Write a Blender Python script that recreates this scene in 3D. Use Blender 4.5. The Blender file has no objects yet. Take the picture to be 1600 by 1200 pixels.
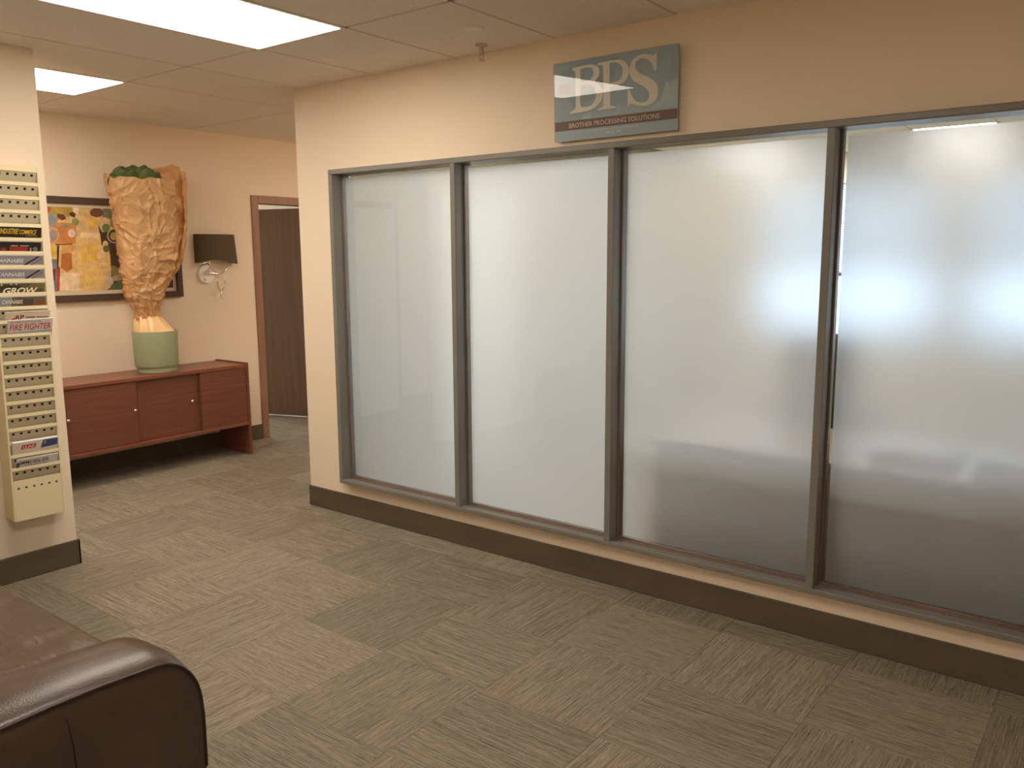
import bpy, bmesh, math, random, json
from mathutils import Vector, Matrix, noise
from math import sin, cos, pi, radians as R
sc = bpy.context.scene
COL = sc.collection
random.seed(7)

def lin(c):
    return tuple(((v/255)/12.92 if v/255 <= .04045 else ((v/255+.055)/1.055)**2.4) for v in c[:3])

# ------------------------------------------------------------------ camera
CAM = Vector((4.1795, -3.3366, 1.5760))
M3 = Matrix(((0.79440844, 0.60735511, -0.00591616),
             (-0.08811433, 0.12487822, 0.98825163),
             (-0.60095848, 0.78455414, -0.15272101)))     # rows: right, up, forward
cd = bpy.data.cameras.new('camera')
cam = bpy.data.objects.new('camera', cd); COL.objects.link(cam)
r_, u_, f_ = M3[0], M3[1], M3[2]
cam.matrix_world = Matrix(((r_[0], u_[0], -f_[0], CAM.x), (r_[1], u_[1], -f_[1], CAM.y),
                           (r_[2], u_[2], -f_[2], CAM.z), (0, 0, 0, 1)))
cd.sensor_fit = 'HORIZONTAL'; cd.sensor_width = 36; cd.lens = 1307.16 / 1600 * 36
cd.clip_start = .02; cd.clip_end = 200
sc.camera = cam
# ------------------------------------------------------------------ world, light levels, exposure
sc.view_settings.view_transform = 'Standard'
sc.view_settings.look = 'None'
sc.view_settings.gamma = 1
sc.view_settings.use_curve_mapping = False
sc.view_settings.exposure = 0.0
try:
    sc.cycles.max_bounces = 14; sc.cycles.diffuse_bounces = 6; sc.cycles.glossy_bounces = 6
    sc.cycles.transmission_bounces = 12; sc.cycles.transparent_max_bounces = 16
    sc.cycles.sample_clamp_indirect = 6
except Exception: pass
LOBBY_LIGHT = 15.0      # emission of the lobby's ceiling panels
LOBBY_COL = (1.0, .885, .76)
OFFICE_LIGHT = 27.0
OFFICE_COL = (1.0, .96, .88)
SKY = 9.5
w = bpy.data.worlds.new('overcast_sky'); sc.world = w; w.use_nodes = True
nt = w.node_tree
bg = nt.nodes['Background']; bg.inputs[0].default_value = (.60, .78, 1, 1); bg.inputs[1].default_value = SKY

# ------------------------------------------------------------------ materials
def nmat(name):
    m = bpy.data.materials.new(name); m.use_nodes = True
    return m, m.node_tree, m.node_tree.nodes['Principled BSDF']

def mat(name, rgb, rough=.5, spec=.5, metal=0, var=0, scale=(8, 8, 8), bump=0, bscale=None, coat=0, detail=4):
    """plain paint / wood / metal; var: colour variation by stretched noise, bump: fine relief"""
    m, t, b = nmat(name)
    N, L = t.nodes, t.links
    c = lin(rgb)
    b.inputs['Base Color'].default_value = (*c, 1)
    b.inputs['Roughness'].default_value = rough
    b.inputs['Specular IOR Level'].default_value = spec
    b.inputs['Metallic'].default_value = metal
    b.inputs['Coat Weight'].default_value = coat
    if var or bump:
        tc = N.new('ShaderNodeTexCoord'); mp = N.new('ShaderNodeMapping')
        L.new(tc.outputs['Object'], mp.inputs[0]); mp.inputs['Scale'].default_value = scale
        nz = N.new('ShaderNodeTexNoise'); nz.inputs['Detail'].default_value = detail; nz.inputs['Scale'].default_value = 1
        L.new(mp.outputs[0], nz.inputs['Vector'])
        if var:
            cr = N.new('ShaderNodeValToRGB'); L.new(nz.outputs['Fac'], cr.inputs[0])
            cr.color_ramp.elements[0].position = .3; cr.color_ramp.elements[1].position = .7
            cr.color_ramp.elements[0].color = (*[v*(1-var) for v in c], 1)
            cr.color_ramp.elements[1].color = (*[min(1, v*(1+var)) for v in c], 1)
            L.new(cr.outputs[0], b.inputs['Base Color'])
        if bump:
            n2 = nz
            if bscale:
                mp2 = N.new('ShaderNodeMapping'); L.new(tc.outputs['Object'], mp2.inputs[0]); mp2.inputs['Scale'].default_value = bscale
                n2 = N.new('ShaderNodeTexNoise'); n2.inputs['Scale'].default_value = 1; n2.inputs['Detail'].default_value = 3
                L.new(mp2.outputs[0], n2.inputs['Vector'])
            bp = N.new('ShaderNodeBump'); bp.inputs['Strength'].default_value = bump; bp.inputs['Distance'].default_value = .01
            L.new(n2.outputs['Fac'], bp.inputs['Height']); L.new(bp.outputs[0], b.inputs['Normal'])
    return m

def emit(name, col, s):
    m = bpy.data.materials.new(name); m.use_nodes = True; t = m.node_tree; t.nodes.clear()
    e = t.nodes.new('ShaderNodeEmission'); o = t.nodes.new('ShaderNodeOutputMaterial')
    e.inputs[0].default_value = (*col, 1); e.inputs[1].default_value = s
    t.links.new(e.outputs[0], o.inputs[0]); return m

def carpet_mat():
    m, t, b = nmat('carpet_ribbed'); N, L = t.nodes, t.links
    tc = N.new('ShaderNodeTexCoord'); oi = N.new('ShaderNodeObjectInfo')
    ad = N.new('ShaderNodeVectorMath'); ad.operation = 'ADD'
    sc_ = N.new('ShaderNodeVectorMath'); sc_.operation = 'SCALE'; sc_.inputs['Scale'].default_value = 37
    cx = N.new('ShaderNodeCombineXYZ')
    for i in range(3): L.new(oi.outputs['Random'], cx.inputs[i])
    L.new(cx.outputs[0], sc_.inputs[0]); L.new(tc.outputs['Object'], ad.inputs[0]); L.new(sc_.outputs[0], ad.inputs[1])
    def ns(s, d=2):
        mp = N.new('ShaderNodeMapping'); mp.inputs['Scale'].default_value = s; L.new(ad.outputs[0], mp.inputs[0])
        n = N.new('ShaderNodeTexNoise'); n.inputs['Scale'].default_value = 1; n.inputs['Detail'].default_value = d
        L.new(mp.outputs[0], n.inputs['Vector']); return n
    n1 = ns((5, 165, 1)); n2 = ns((26, 400, 1), 3); n3 = ns((3, 3, 3)); n4 = ns((300, 300, 300))
    a1 = N.new('ShaderNodeMath'); a1.operation = 'ADD'; L.new(n1.outputs['Fac'], a1.inputs[0]); L.new(n2.outputs['Fac'], a1.inputs[1])
    m1 = N.new('ShaderNodeMath'); m1.operation = 'MULTIPLY_ADD'; L.new(n4.outputs['Fac'], m1.inputs[0]); m1.inputs[1].default_value = .5
    L.new(a1.outputs[0], m1.inputs[2])
    mr = N.new('ShaderNodeMapRange'); mr.inputs['From Min'].default_value = .9; mr.inputs['From Max'].default_value = 1.6
    L.new(m1.outputs[0], mr.inputs['Value'])
    cr = N.new('ShaderNodeValToRGB'); L.new(mr.outputs[0], cr.inputs[0])
    cr.color_ramp.elements[0].color = (*lin(CARPET_D), 1); cr.color_ramp.elements[1].color = (*lin(CARPET_L), 1)
    # each tile leans a little lighter or darker
    hv = N.new('ShaderNodeHueSaturation'); L.new(cr.outputs[0], hv.inputs['Color'])
    mr2 = N.new('ShaderNodeMapRange'); L.new(oi.outputs['Random'], mr2.inputs['Value'])
    mr2.inputs['To Min'].default_value = .86; mr2.inputs['To Max'].default_value = 1.14
    L.new(mr2.outputs[0], hv.inputs['Value']); L.new(hv.outputs[0], b.inputs['Base Color'])
    b.inputs['Roughness'].default_value = .95; b.inputs['Specular IOR Level'].default_value = .1
    bp = N.new('ShaderNodeBump'); bp.inputs['Strength'].default_value = .8; bp.inputs['Distance'].default_value = .004
    L.new(mr.outputs[0], bp.inputs['Height']); L.new(bp.outputs[0], b.inputs['Normal'])
    return m

def glass_mat():
    m = bpy.data.materials.new('clear_glass'); m.use_nodes = True; t = m.node_tree; t.nodes.clear(); N, L = t.nodes, t.links
    tr = N.new('ShaderNodeBsdfTransparent'); tr.inputs[0].default_value = (.965, .975, .97, 1)
    gl = N.new('ShaderNodeBsdfGlossy'); gl.inputs['Roughness'].default_value = 0
    fr = N.new('ShaderNodeFresnel'); fr.inputs[0].default_value = 1.3
    mx = N.new('ShaderNodeMixShader'); o = N.new('ShaderNodeOutputMaterial')
    L.new(fr.outputs[0], mx.inputs[0]); L.new(tr.outputs[0], mx.inputs[1]); L.new(gl.outputs[0], mx.inputs[2]); L.new(mx.outputs[0], o.inputs[0])
    return m

def film_mat():
    m = bpy.data.materials.new('frosted_film'); m.use_nodes = True; t = m.node_tree; t.nodes.clear(); N, L = t.nodes, t.links
    tl = N.new('ShaderNodeBsdfTranslucent'); tl.inputs[0].default_value = (.94, .94, .95, 1)
    df = N.new('ShaderNodeBsdfDiffuse'); df.inputs[0].default_value = (.85, .86, .87, 1)
    rf = N.new('ShaderNodeBsdfRefraction'); rf.inputs['IOR'].default_value = 1.35; rf.inputs['Roughness'].default_value = FILM_ROUGH
    rf.inputs[0].default_value = (.97, .97, .98, 1)
    m1 = N.new('ShaderNodeMixShader'); m1.inputs[0].default_value = FILM_DIFF; L.new(tl.outputs[0], m1.inputs[1]); L.new(df.outputs[0], m1.inputs[2])
    m2 = N.new('ShaderNodeMixShader'); m2.inputs[0].default_value = FILM_REFR; L.new(m1.outputs[0], m2.inputs[1]); L.new(rf.outputs[0], m2.inputs[2])
    o = N.new('ShaderNodeOutputMaterial'); L.new(m2.outputs[0], o.inputs[0])
    return m

def vcol_mat(name, rough=.6, spec=.3):
    m, t, b = nmat(name)
    a = t.nodes.new('ShaderNodeVertexColor'); a.layer_name = 'ink'
    t.links.new(a.outputs[0], b.inputs['Base Color']); b.inputs['Roughness'].default_value = rough
    b.inputs['Specular IOR Level'].default_value = spec
    return m

CARPET_D = (102, 93, 78); CARPET_L = (168, 158, 138)
FILM_ROUGH = .32; FILM_REFR = .54; FILM_DIFF = .22

WALL = mat('wall_paint', (233, 216, 192), .6, .25, bump=.05, scale=(90, 90, 90))
WALL_OFF = mat('office_wall_paint', (214, 206, 188), .7, .2, bump=.04, scale=(90, 90, 90))
CEIL = mat('ceiling_tile_face', (240, 232, 222), .9, .1, var=.05, scale=(60, 60, 60), bump=.15, bscale=(220, 220, 220))
TBAR = mat('ceiling_bar_paint', (206, 194, 178), .6, .2)
BASE = mat('rubber_base', (92, 80, 66), .55, .3, var=.12, scale=(3, 3, 12))
FRAME = mat('dark_painted_timber', (122, 119, 111), .38, .5, var=.08, scale=(4, 4, 4), bump=.05, bscale=(40, 40, 40))
BEAD = mat('window_bead', (112, 92, 80), .4, .5, var=.15, scale=(6, 6, 6))
CARPET = carpet_mat()
GLASS = glass_mat(); FILM = film_mat()
DOOR = mat('dark_door_veneer', (112, 88, 70), .5, .4, var=.12, scale=(30, 30, 1.2))
CASING = mat('brown_door_casing', (150, 112, 88), .45, .4, var=.14, scale=(40, 40, 2))
WOOD = mat('red_brown_veneer', (116, 72, 54), .38, .5, var=.16, scale=(6, 2.5, 70), bump=.03)
WOOD_TOP = mat('red_brown_veneer_top', (132, 78, 58), .34, .5, var=.14, scale=(70, 2.5, 70), bump=.03)
CHROME = mat('chrome', (232, 226, 216), .14, .5, metal=1)
PALE_PLATE = mat('plate_painted_reflection', (250, 244, 236), .3, .6, metal=.1)  # near-white base stands in for the bright reflection on the chrome plate
SHADE = mat('black_fabric', (92, 80, 64), .85, .2, var=.06, scale=(200, 200, 200), bump=.1)
GREENPOT = mat('sage_ceramic', (156, 164, 130), .5, .4, var=.04, scale=(12, 12, 12))
KRAFT = mat('kraft_paper', (242, 202, 146), .34, .55, var=.07, scale=(9, 9, 9), bump=.4, bscale=(26, 26, 26))
KRAFT_IN = mat('kraft_paper_neck', (200, 148, 98), .22, .7, var=.12, scale=(20, 20, 20), bump=.5, bscale=(55, 55, 30))
LEAF = mat('leaf_green', (126, 146, 92), .45, .5, var=.25, scale=(14, 14, 14))
STEM = mat('plant_stem', (96, 88, 52), .6, .3)
SOIL = mat('potting_soil', (52, 40, 32), .95, .1, var=.3, scale=(80, 80, 80))
RACK = mat('cream_enamel', (226, 212, 172), .4, .45)
RACK_P = mat('shaded_pocket_enamel', (188, 176, 146), .45, .4)  # darker copy of the rack enamel: pocket shade put into the colour
DARK = mat('dark_legs_and_hole_shade', (42, 36, 30), .8, .1)  # shade in the rack holes put into colour; also legs and posts
LEATHER = mat('brown_leather', (68, 53, 42), .30, .5, var=.10, scale=(30, 30, 30), bump=.10, bscale=(240, 240, 240))
LEATHER_S = mat('seat_leather', (84, 69, 54), .34, .5, var=.14, scale=(14, 14, 14), bump=.9, bscale=(10, 34, 10))
SEAM = mat('seam_thread', (40, 28, 22), .9, .1)
PIPING = mat('leather_piping', (46, 32, 26), .4, .4)
PICFRAME = mat('dark_picture_frame', (84, 68, 56), .5, .3, var=.08, scale=(30, 30, 30))
LINER = mat('cream_liner', (214, 196, 168), .6, .2)
INK = vcol_mat('printed_ink', .5, .3)
INK_GLOSS = vcol_mat('gloss_print', .25, .5)
def paint_mat():
    m = vcol_mat('painted_canvas', .55, .3); t = m.node_tree; N, L = t.nodes, t.links
    b = N['Principled BSDF']; src = b.inputs['Base Color'].links[0].from_socket
    tc = N.new('ShaderNodeTexCoord'); out = src
    for sc_, lo, hi in (((1, 14, 22), .80, 1.16), ((1, 70, 26), .90, 1.08)):
        mp = N.new('ShaderNodeMapping'); mp.inputs['Scale'].default_value = sc_; L.new(tc.outputs['Object'], mp.inputs[0])
        n = N.new('ShaderNodeTexNoise'); n.inputs['Scale'].default_value = 1; n.inputs['Detail'].default_value = 5; L.new(mp.outputs[0], n.inputs['Vector'])
        mr = N.new('ShaderNodeMapRange'); mr.inputs['From Min'].default_value = .3; mr.inputs['From Max'].default_value = .7
        mr.inputs['To Min'].default_value = lo; mr.inputs['To Max'].default_value = hi; L.new(n.outputs['Fac'], mr.inputs['Value'])
        hv = N.new('ShaderNodeHueSaturation'); L.new(mr.outputs[0], hv.inputs['Value']); L.new(out, hv.inputs['Color']); out = hv.outputs[0]
    L.new(out, b.inputs['Base Color']); return m
PAINT = paint_mat()
SIGN = vcol_mat('sign_print', .5, .3)
ACRYL = mat('acrylic_edge', (170, 186, 182), .1, .5)
CREAM = mat('cream_letter', (252, 242, 226), .4, .4)
STEEL = mat('sprinkler_metal', (196, 180, 160), .35, .5, metal=.15)
PLASTIC = mat('ceiling_white_plastic', (246, 238, 228), .5, .3)
LIGHTFRAME = mat('light_frame_paint', (236, 226, 200), .4, .3)
L_LOBBY = emit('lobby_light_panel', LOBBY_COL, LOBBY_LIGHT)
L_OFFICE = emit('office_light_panel', OFFICE_COL, OFFICE_LIGHT)
DESK = mat('desk_laminate', (146, 124, 102), .4, .4, var=.1, scale=(3, 30, 30))
CHAIRM = mat('chair_fabric', (84, 80, 64), .8, .2)
PAPERW = mat('white_paper', (232, 234, 236), .7, .2)
BLIND = mat('blind_slat', (222, 224, 224), .5, .3)
ALU = mat('window_aluminium', (120, 118, 112), .4, .5, metal=.3)
PALE = mat('pale_door_paint', (206, 214, 204), .5, .3)
PAVE = mat('paving', (150, 150, 146), .9, .1, var=.1, scale=(3, 3, 3))

# ------------------------------------------------------------------ geometry helpers
def box(bm, x0, x1, y0, y1, z0, z1, bev=0, seg=1):
    vs = [bm.verts.new((x, y, z)) for x in (x0, x1) for y in (y0, y1) for z in (z0, z1)]
    fs = [bm.faces.new([vs[i] for i in f]) for f in ((0, 1, 3, 2), (4, 6, 7, 5), (0, 4, 5, 1), (2, 3, 7, 6), (0, 2, 6, 4), (1, 5, 7, 3))]
    if bev:
        es = set(e for f in fs for e in f.edges)
        bmesh.ops.bevel(bm, geom=list(es), offset=bev, segments=seg, profile=.5, affect='EDGES')
    return vs

def prism(bm, pts, axis, a0, a1):
    """closed polygon (2D pts) extruded along an axis; axis x: pts are (y,z); y: (x,z); z: (x,y)"""
    def P(p, a): return {'x': (a, p[0], p[1]), 'y': (p[0], a, p[1]), 'z': (p[0], p[1], a)}[axis]
    lo = [bm.verts.new(P(p, a0)) for p in pts]; hi = [bm.verts.new(P(p, a1)) for p in pts]
    n = len(pts)
    bm.faces.new(lo[::-1]); bm.faces.new(hi)
    for i in range(n):
        bm.faces.new((lo[i], lo[(i+1) % n], hi[(i+1) % n], hi[i]))

def lathe(bm, prof, c=(0, 0), n=32, cap=True):
    rings = []
    for r, z in prof:
        rings.append([bm.verts.new((c[0]+r*cos(2*pi*i/n), c[1]+r*sin(2*pi*i/n), z)) for i in range(n)])
    for a, b in zip(rings, rings[1:]):
        for i in range(n): bm.faces.new((a[i], a[(i+1) % n], b[(i+1) % n], b[i]))
    if cap:
        bm.faces.new(rings[0][::-1]); bm.faces.new(rings[-1])

def tube(bm, pts, rad, n=8):
    pts = [Vector(p) for p in pts]; rings = []
    for i, p in enumerate(pts):
        d = (pts[min(i+1, len(pts)-1)]-pts[max(i-1, 0)]).normalized()
        a = d.orthogonal().normalized() if not rings else (pa - d*pa.dot(d)).normalized()
        pa = a; b = d.cross(a)
        r = rad(i/(len(pts)-1)) if callable(rad) else rad
        rings.append([bm.verts.new(p+r*(a*cos(2*pi*k/n)+b*sin(2*pi*k/n))) for k in range(n)])
    for a, b in zip(rings, rings[1:]):
        for i in range(n): bm.faces.new((a[i], a[(i+1) % n], b[(i+1) % n], b[i]))
    bm.faces.new(rings[0][::-1]); bm.faces.new(rings[-1])

def fin(name, bm, m, parent=None, smooth=False, origin=None, fixn=True, local=False):
    """link a bmesh (world coordinates) as ONE mesh object; origin: where its own origin sits"""
    if fixn: bmesh.ops.recalc_face_normals(bm, faces=bm.faces)
    base = Vector((0, 0, 0))
    if parent is not None and not local:
        base = wloc(parent)
    o0 = base if origin is None else Vector(origin)
    if not local or origin is not None:
        if o0.length > 0: bmesh.ops.translate(bm, verts=bm.verts, vec=-o0)
    me = bpy.data.meshes.new(name); bm.to_mesh(me); bm.free()
    if m: me.materials.append(m)
    if smooth:
        for p in me.polygons: p.use_smooth = True
    o = bpy.data.objects.new(name, me); COL.objects.link(o)
    if parent is not None:
        o.parent = parent; o.location = o0 - base if not local else (o0 if origin is not None else Vector())
    else: o.location = o0
    return o

def wloc(o):
    v = Vector(o.location)
    while o.parent is not None: o = o.parent; v = v + Vector(o.location)
    return v

def smooth_by_angle(o, a=40):
    me = o.data
    bm = bmesh.new(); bm.from_mesh(me)
    for f in bm.faces: f.smooth = True
    for e in bm.edges:
        if len(e.link_faces) == 2 and e.calc_face_angle() > R(a): e.smooth = False
    bm.to_mesh(me); bm.free(); return o

def empty(name, loc, label=None, cat=None, group=None, kind=None):
    o = bpy.data.objects.new(name, None); COL.objects.link(o); o.location = loc; o.empty_display_size = .1
    return tag(o, label, cat, group, kind)

def tag(o, label=None, cat=None, group=None, kind=None):
    if label: o['label'] = label
    if cat: o['category'] = cat
    if group: o['group'] = group
    if kind: o['kind'] = kind
    return o

def bx(name, x0, x1, y0, y1, z0, z1, m, parent=None, bev=0, seg=1, kind=None):
    bm = bmesh.new(); box(bm, x0, x1, y0, y1, z0, z1, bev, seg)
    o = fin(name, bm, m, parent, origin=None if parent else ((x0+x1)/2, (y0+y1)/2, z0))
    if kind: o['kind'] = kind
    return o

_dg = None
def text_bm(s, shear=0, bold=0):
    c = bpy.data.curves.new('lettering', 'FONT'); c.body = s; c.shear = shear; c.offset = bold; c.resolution_u = 3
    o = bpy.data.objects.new('lettering', c); COL.objects.link(o)
    dg = bpy.context.evaluated_depsgraph_get()
    me = bpy.data.meshes.new_from_object(o.evaluated_get(dg))
    bpy.data.objects.remove(o); bpy.data.curves.remove(c)
    bm = bmesh.new(); bm.from_mesh(me); bpy.data.meshes.remove(me)
    return bm

def fit_text(s, u0, u1, v0, v1, w, shear=0, bold=0):
    """lettering mesh filling a rectangle of the plane local z = w"""
    bm = text_bm(s, shear, bold)
    xs = [v.co.x for v in bm.verts]; ys = [v.co.y for v in bm.verts]
    a, b, c, d = min(xs), max(xs), min(ys), max(ys)
    for v in bm.verts:
        v.co = ((v.co.x-a)/(b-a)*(u1-u0)+u0, (v.co.y-c)/(d-c)*(v1-v0)+v0, w)
    return bm

def outline_bm(rings, w):
    """flat letter with holes from outline rings (2D fill of a curve)"""
    c = bpy.data.curves.new('lettering', 'CURVE'); c.dimensions = '2D'; c.fill_mode = 'BOTH'
    for r in rings:
        q = [Vector(p) for p in r]; out = []
        n = len(q)
        for i in range(n):                                   # round the soft corners
            a, b, d = q[i-1], q[i], q[(i+1) % n]
            ang = (b-a).angle(d-b) if (b-a).length > 0 and (d-b).length > 0 else 0
            if ang < R(50): out += [b+(a-b)*.25, b+(d-b)*.25]
            else: out.append(b)
        s = c.splines.new('POLY'); s.points.add(len(out)-1); s.use_cyclic_u = True
        for k, p in enumerate(out): s.points[k].co = (p[0], p[1], 0, 1)
    o = bpy.data.objects.new('lettering', c); COL.objects.link(o)
    dg = bpy.context.evaluated_depsgraph_get()
    me = bpy.data.meshes.new_from_object(o.evaluated_get(dg))
    bpy.data.objects.remove(o); bpy.data.curves.remove(c)
    bm = bmesh.new(); bm.from_mesh(me); bpy.data.meshes.remove(me)
    for v in bm.verts: v.co.z = w
    return bm

def ink_mesh(name, polys, m, parent, to3, step=.00012):
    """flat print: layered coloured polygons in one mesh"""
    verts, faces, cols = [], [], []
    for k, (col, pts) in enumerate(polys):
        i0 = len(verts)
        verts += [to3(p[0], p[1], step*k) for p in pts]
        faces.append(list(range(i0, i0+len(pts)))); cols.append((*lin(col), 1))
    me = bpy.data.meshes.new(name); me.from_pydata(verts, [], faces)
    ca = me.color_attributes.new('ink', 'FLOAT_COLOR', 'CORNER')
    for p in me.polygons:
        for li in p.loop_indices: ca.data[li].color = cols[p.index]
    me.materials.append(m)
    o = bpy.data.objects.new(name, me); COL.objects.link(o); o.parent = parent
    return o

# ------------------------------------------------------------------ room shell
H = 2.556
XB = -1.917                 # back wall of the reception area
XP = -.156                  # face of the wall that carries the magazine rack
FW = ((.333, 4.10), (.209, 2.065))

floor = bx('floor', -5, 7.3, -8.7, 5.7, -.2, -.006, CARPET, kind='structure')
tx, ty = .505, .486
bm = bmesh.new(); g = .0004
box(bm, -tx/2+g, tx/2-g, -ty/2+g, ty/2-g, -.006, 0, .0007)
tile_a = fin('carpet_tile', bm, CARPET, floor, local=True)
bm = bmesh.new(); box(bm, -ty/2+g, ty/2-g, -tx/2+g, tx/2-g, -.006, 0, .0007)
tile_b = fin('carpet_tile', bm, CARPET, floor, local=True)
fl = Vector(floor.location); used = [False, False]
for i in range(-5, 11):
    for j in range(-7, 6):
        x = .325+tx*(i+.5); y = -.17+ty*(j+.5)
        if x < -1.9 and j < 1: continue
        k = (i+j+1) % 2
        src = (tile_a, tile_b)[k]
        if used[k]:
            o = src.copy(); COL.objects.link(o)
        else: o = src; used[k] = True
        o.location = Vector((x, y, 0))-fl
        o.rotation_euler.z = (pi if random.random() < .5 else 0) + (pi/2 if k else 0)

ceiling = bx('ceiling', -5, 7.3, -8.7, 5.7, H+.02, H+.2, CEIL, kind='structure')
cl = Vector(ceiling.location)
CX, CY, BX0, BY0 = .6096, 1.2192, 1.2819, -.7294
lights_lobby = {(-3, 2): 0, (-1, -1): 0, (-4, -1): 0, (2, -2): 0, (8, -4): 0, (5, -6): 0, (8, -6): 0}
lights_office = {(-8, 2): 0, (-1, 4): 0, (2, 4): 0, (0, 1): 0}
bm = bmesh.new(); g = .007
box(bm, -CX/2+g, CX/2-g, -CY/2+g, CY/2-g, 0, .015, .002)
ct = fin('ceiling_tile', bm, CEIL, ceiling, local=True); first = True
for i in range(-8, 10):
    for j in range(-6, 5):
        if (i, j) in lights_lobby or (i, j) in lights_office: continue
        x = BX0+CX*(i+.5); y = BY0+CY*(j+.5)
        o = ct if first else ct.copy()
        if not first: COL.objects.link(o)
        first = False; o.location = Vector((x, y, H))-cl
for i in range(-8, 11):
    bx('grid_bar', BX0+CX*i-.012, BX0+CX*i+.012, -8.4, 5.6, H+.0025, H+.02, TBAR, ceiling)
for j in range(-6, 6):
    bx('grid_bar', -4.9, 7.2, BY0+CY*j-.012, BY0+CY*j+.012, H+.0025, H+.0195, TBAR, ceiling)

def struct(name, x0, x1, y0, y1, z0, z1, m=WALL):
    return bx(name, x0, x1, y0, y1, z0, z1, m, kind='structure')
# glass wall: pier, strip below the window, strip above it, and the wall past it
bm = bmesh.new()
WT = .12
(wx0, wx1), (wz0, wz1) = FW
box(bm, 0, wx0, 0, WT, 0, H+.01); box(bm, wx0, wx1, 0, WT, 0, wz0); box(bm, wx0, wx1, 0, WT, wz1, H+.01); box(bm, wx1, 7.3, 0, WT, 0, H+.01)
o = fin('wall_front', bm, WALL, origin=(0, 0, 0)); o['kind'] = 'structure'
struct('wall_office_left', .06, .30, WT, 5.6, 0, H+.01, mat('tan_office_paint', (132, 122, 96), .6, .2, bump=.04, scale=(90, 90, 90)))
struct('wall_front_return', 0, .06, WT, 5.6, 0, H+.01, WALL)
# back wall with the doorway
D0, D1, DZ = 1.096, 2.02, 2.017
bm = bmesh.new(); XB2 = XB-.12
box(bm, XB2, XB, -8.3, D0-.02, 0, H+.01); box(bm, XB2, XB, D1+.02, 5.6, 0, H+.01); box(bm, XB2, XB, D0-.02, D1+.02, DZ+.02, H+.01)
o = fin('wall_back', bm, WALL, origin=(XB, 0, 0)); o['kind'] = 'structure'
struct('wall_left', XP-.14, XP, -8.3, -1.402, 0, H+.01)
struct('wall_near', XB2, 7.3, -8.45, -8.3, 0, H+.01)
struct('wall_right', 7.15, 7.3, -8.3, 5.6, 0, H+.01)
struct('wall_passage', XB, 0, 4.2, 4.32, 0, H+.01)
# baseboards
def baseboard(name, x0, x1, y0, y1):
    o = bx(name, x0, x1, y0, y1, 0, .13, BASE, bev=.003, kind='structure'); return o
baseboard('baseboard_front', -.010, 7.15, -.010, 0)
baseboard('baseboard_front_end', -.010, 0, 0, 4.2)
baseboard('baseboard_left', XP, XP+.012, -8.3, -1.39)
baseboard('baseboard_left_end', XP-.15, XP+.012, -1.402, -1.39)
baseboard('baseboard_back', XB, XB+.010, -8.3, 1.03)

# ------------------------------------------------------------------ door in the back wall
door = empty('door_1', (XB, D0, 0), kind='structure')
bm = bmesh.new(); box(bm, XB-.13, XB+.014, D0-.066, D0, 0, DZ+.066, .003)
fin('casing', bm, CASING, door)
bm = bmesh.new(); box(bm, XB-.13, XB+.014, D1, D1+.066, 0, DZ+.066, .003)
fin('casing', bm, CASING, door)
bm = bmesh.new(); box(bm, XB-.13, XB+.0135, D0, D1, DZ, DZ+.066, .003)
fin('casing', bm, CASING, door)
# the leaf stands open into the next room, hinged on the far jamb
hx, hy = XB-.13, D1-.012
ang = math.atan2(1.715-hy, -2.86-hx)
bm = bmesh.new(); box(bm, 0, .89, -.022, .022, .012, 2.024, .003)
bmesh.ops.rotate(bm, verts=bm.verts, cent=(0, 0, 0), matrix=Matrix.Rotation(ang, 3, 'Z'))
bmesh.ops.translate(bm, verts=bm.verts, vec=(hx, hy, 0))
leaf = fin('door_leaf', bm, DOOR, door)
bm = bmesh.new(); box(bm, .0, .885, -.026, -.0225, .014, .022); box(bm, 0, .885, .0225, .026, .014, .022)
bmesh.ops.rotate(bm, verts=bm.verts, cent=(0, 0, 0), matrix=Matrix.Rotation(ang, 3, 'Z'))
bmesh.ops.translate(bm, verts=bm.verts, vec=(hx, hy, 0))
fin('door_sweep', bm, ALU, leaf)
# room beyond the door, daylit from its far side
struct('wall_next_room_left', -5, XB2, .25, .37, 0, H+.01, WALL_OFF)
struct('wall_next_room_right', -5, XB2, 4.6, 4.72, 0, H+.01, WALL_OFF)
bm = bmesh.new(); box(bm, -4.9, -4.78, .37, 4.6, 0, 1.0); box(bm, -4.9, -4.78, .37, 4.6, 2.1, H+.01)
box(bm, -4.9, -4.78, .37, 1.4, 1.0, 2.1); box(bm, -4.9, -4.78, 3.4, 4.6, 1.0, 2.1)
o = fin('wall_next_room_far', bm, WALL_OFF, origin=(-4.8, 2, 0)); o['kind'] = 'structure'
# pale door further along the back wall, behind the rack wall
d2 = empty('door_2', (XB, -2.3, 0), kind='structure')
bx('door_leaf', XB, XB+.02, -2.62, -2.02, .01, 2.03, PALE, d2, .003)
bx('casing', XB, XB+.014, -2.68, -2.62, 0, 2.09, CASING, d2, .003); bx('casing', XB, XB+.014, -2.02, -1.96, 0, 2.09, CASING, d2, .003)
bx('casing', XB, XB+.014, -2.62, -2.02, 2.03, 2.09, CASING, d2, .003)

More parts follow.
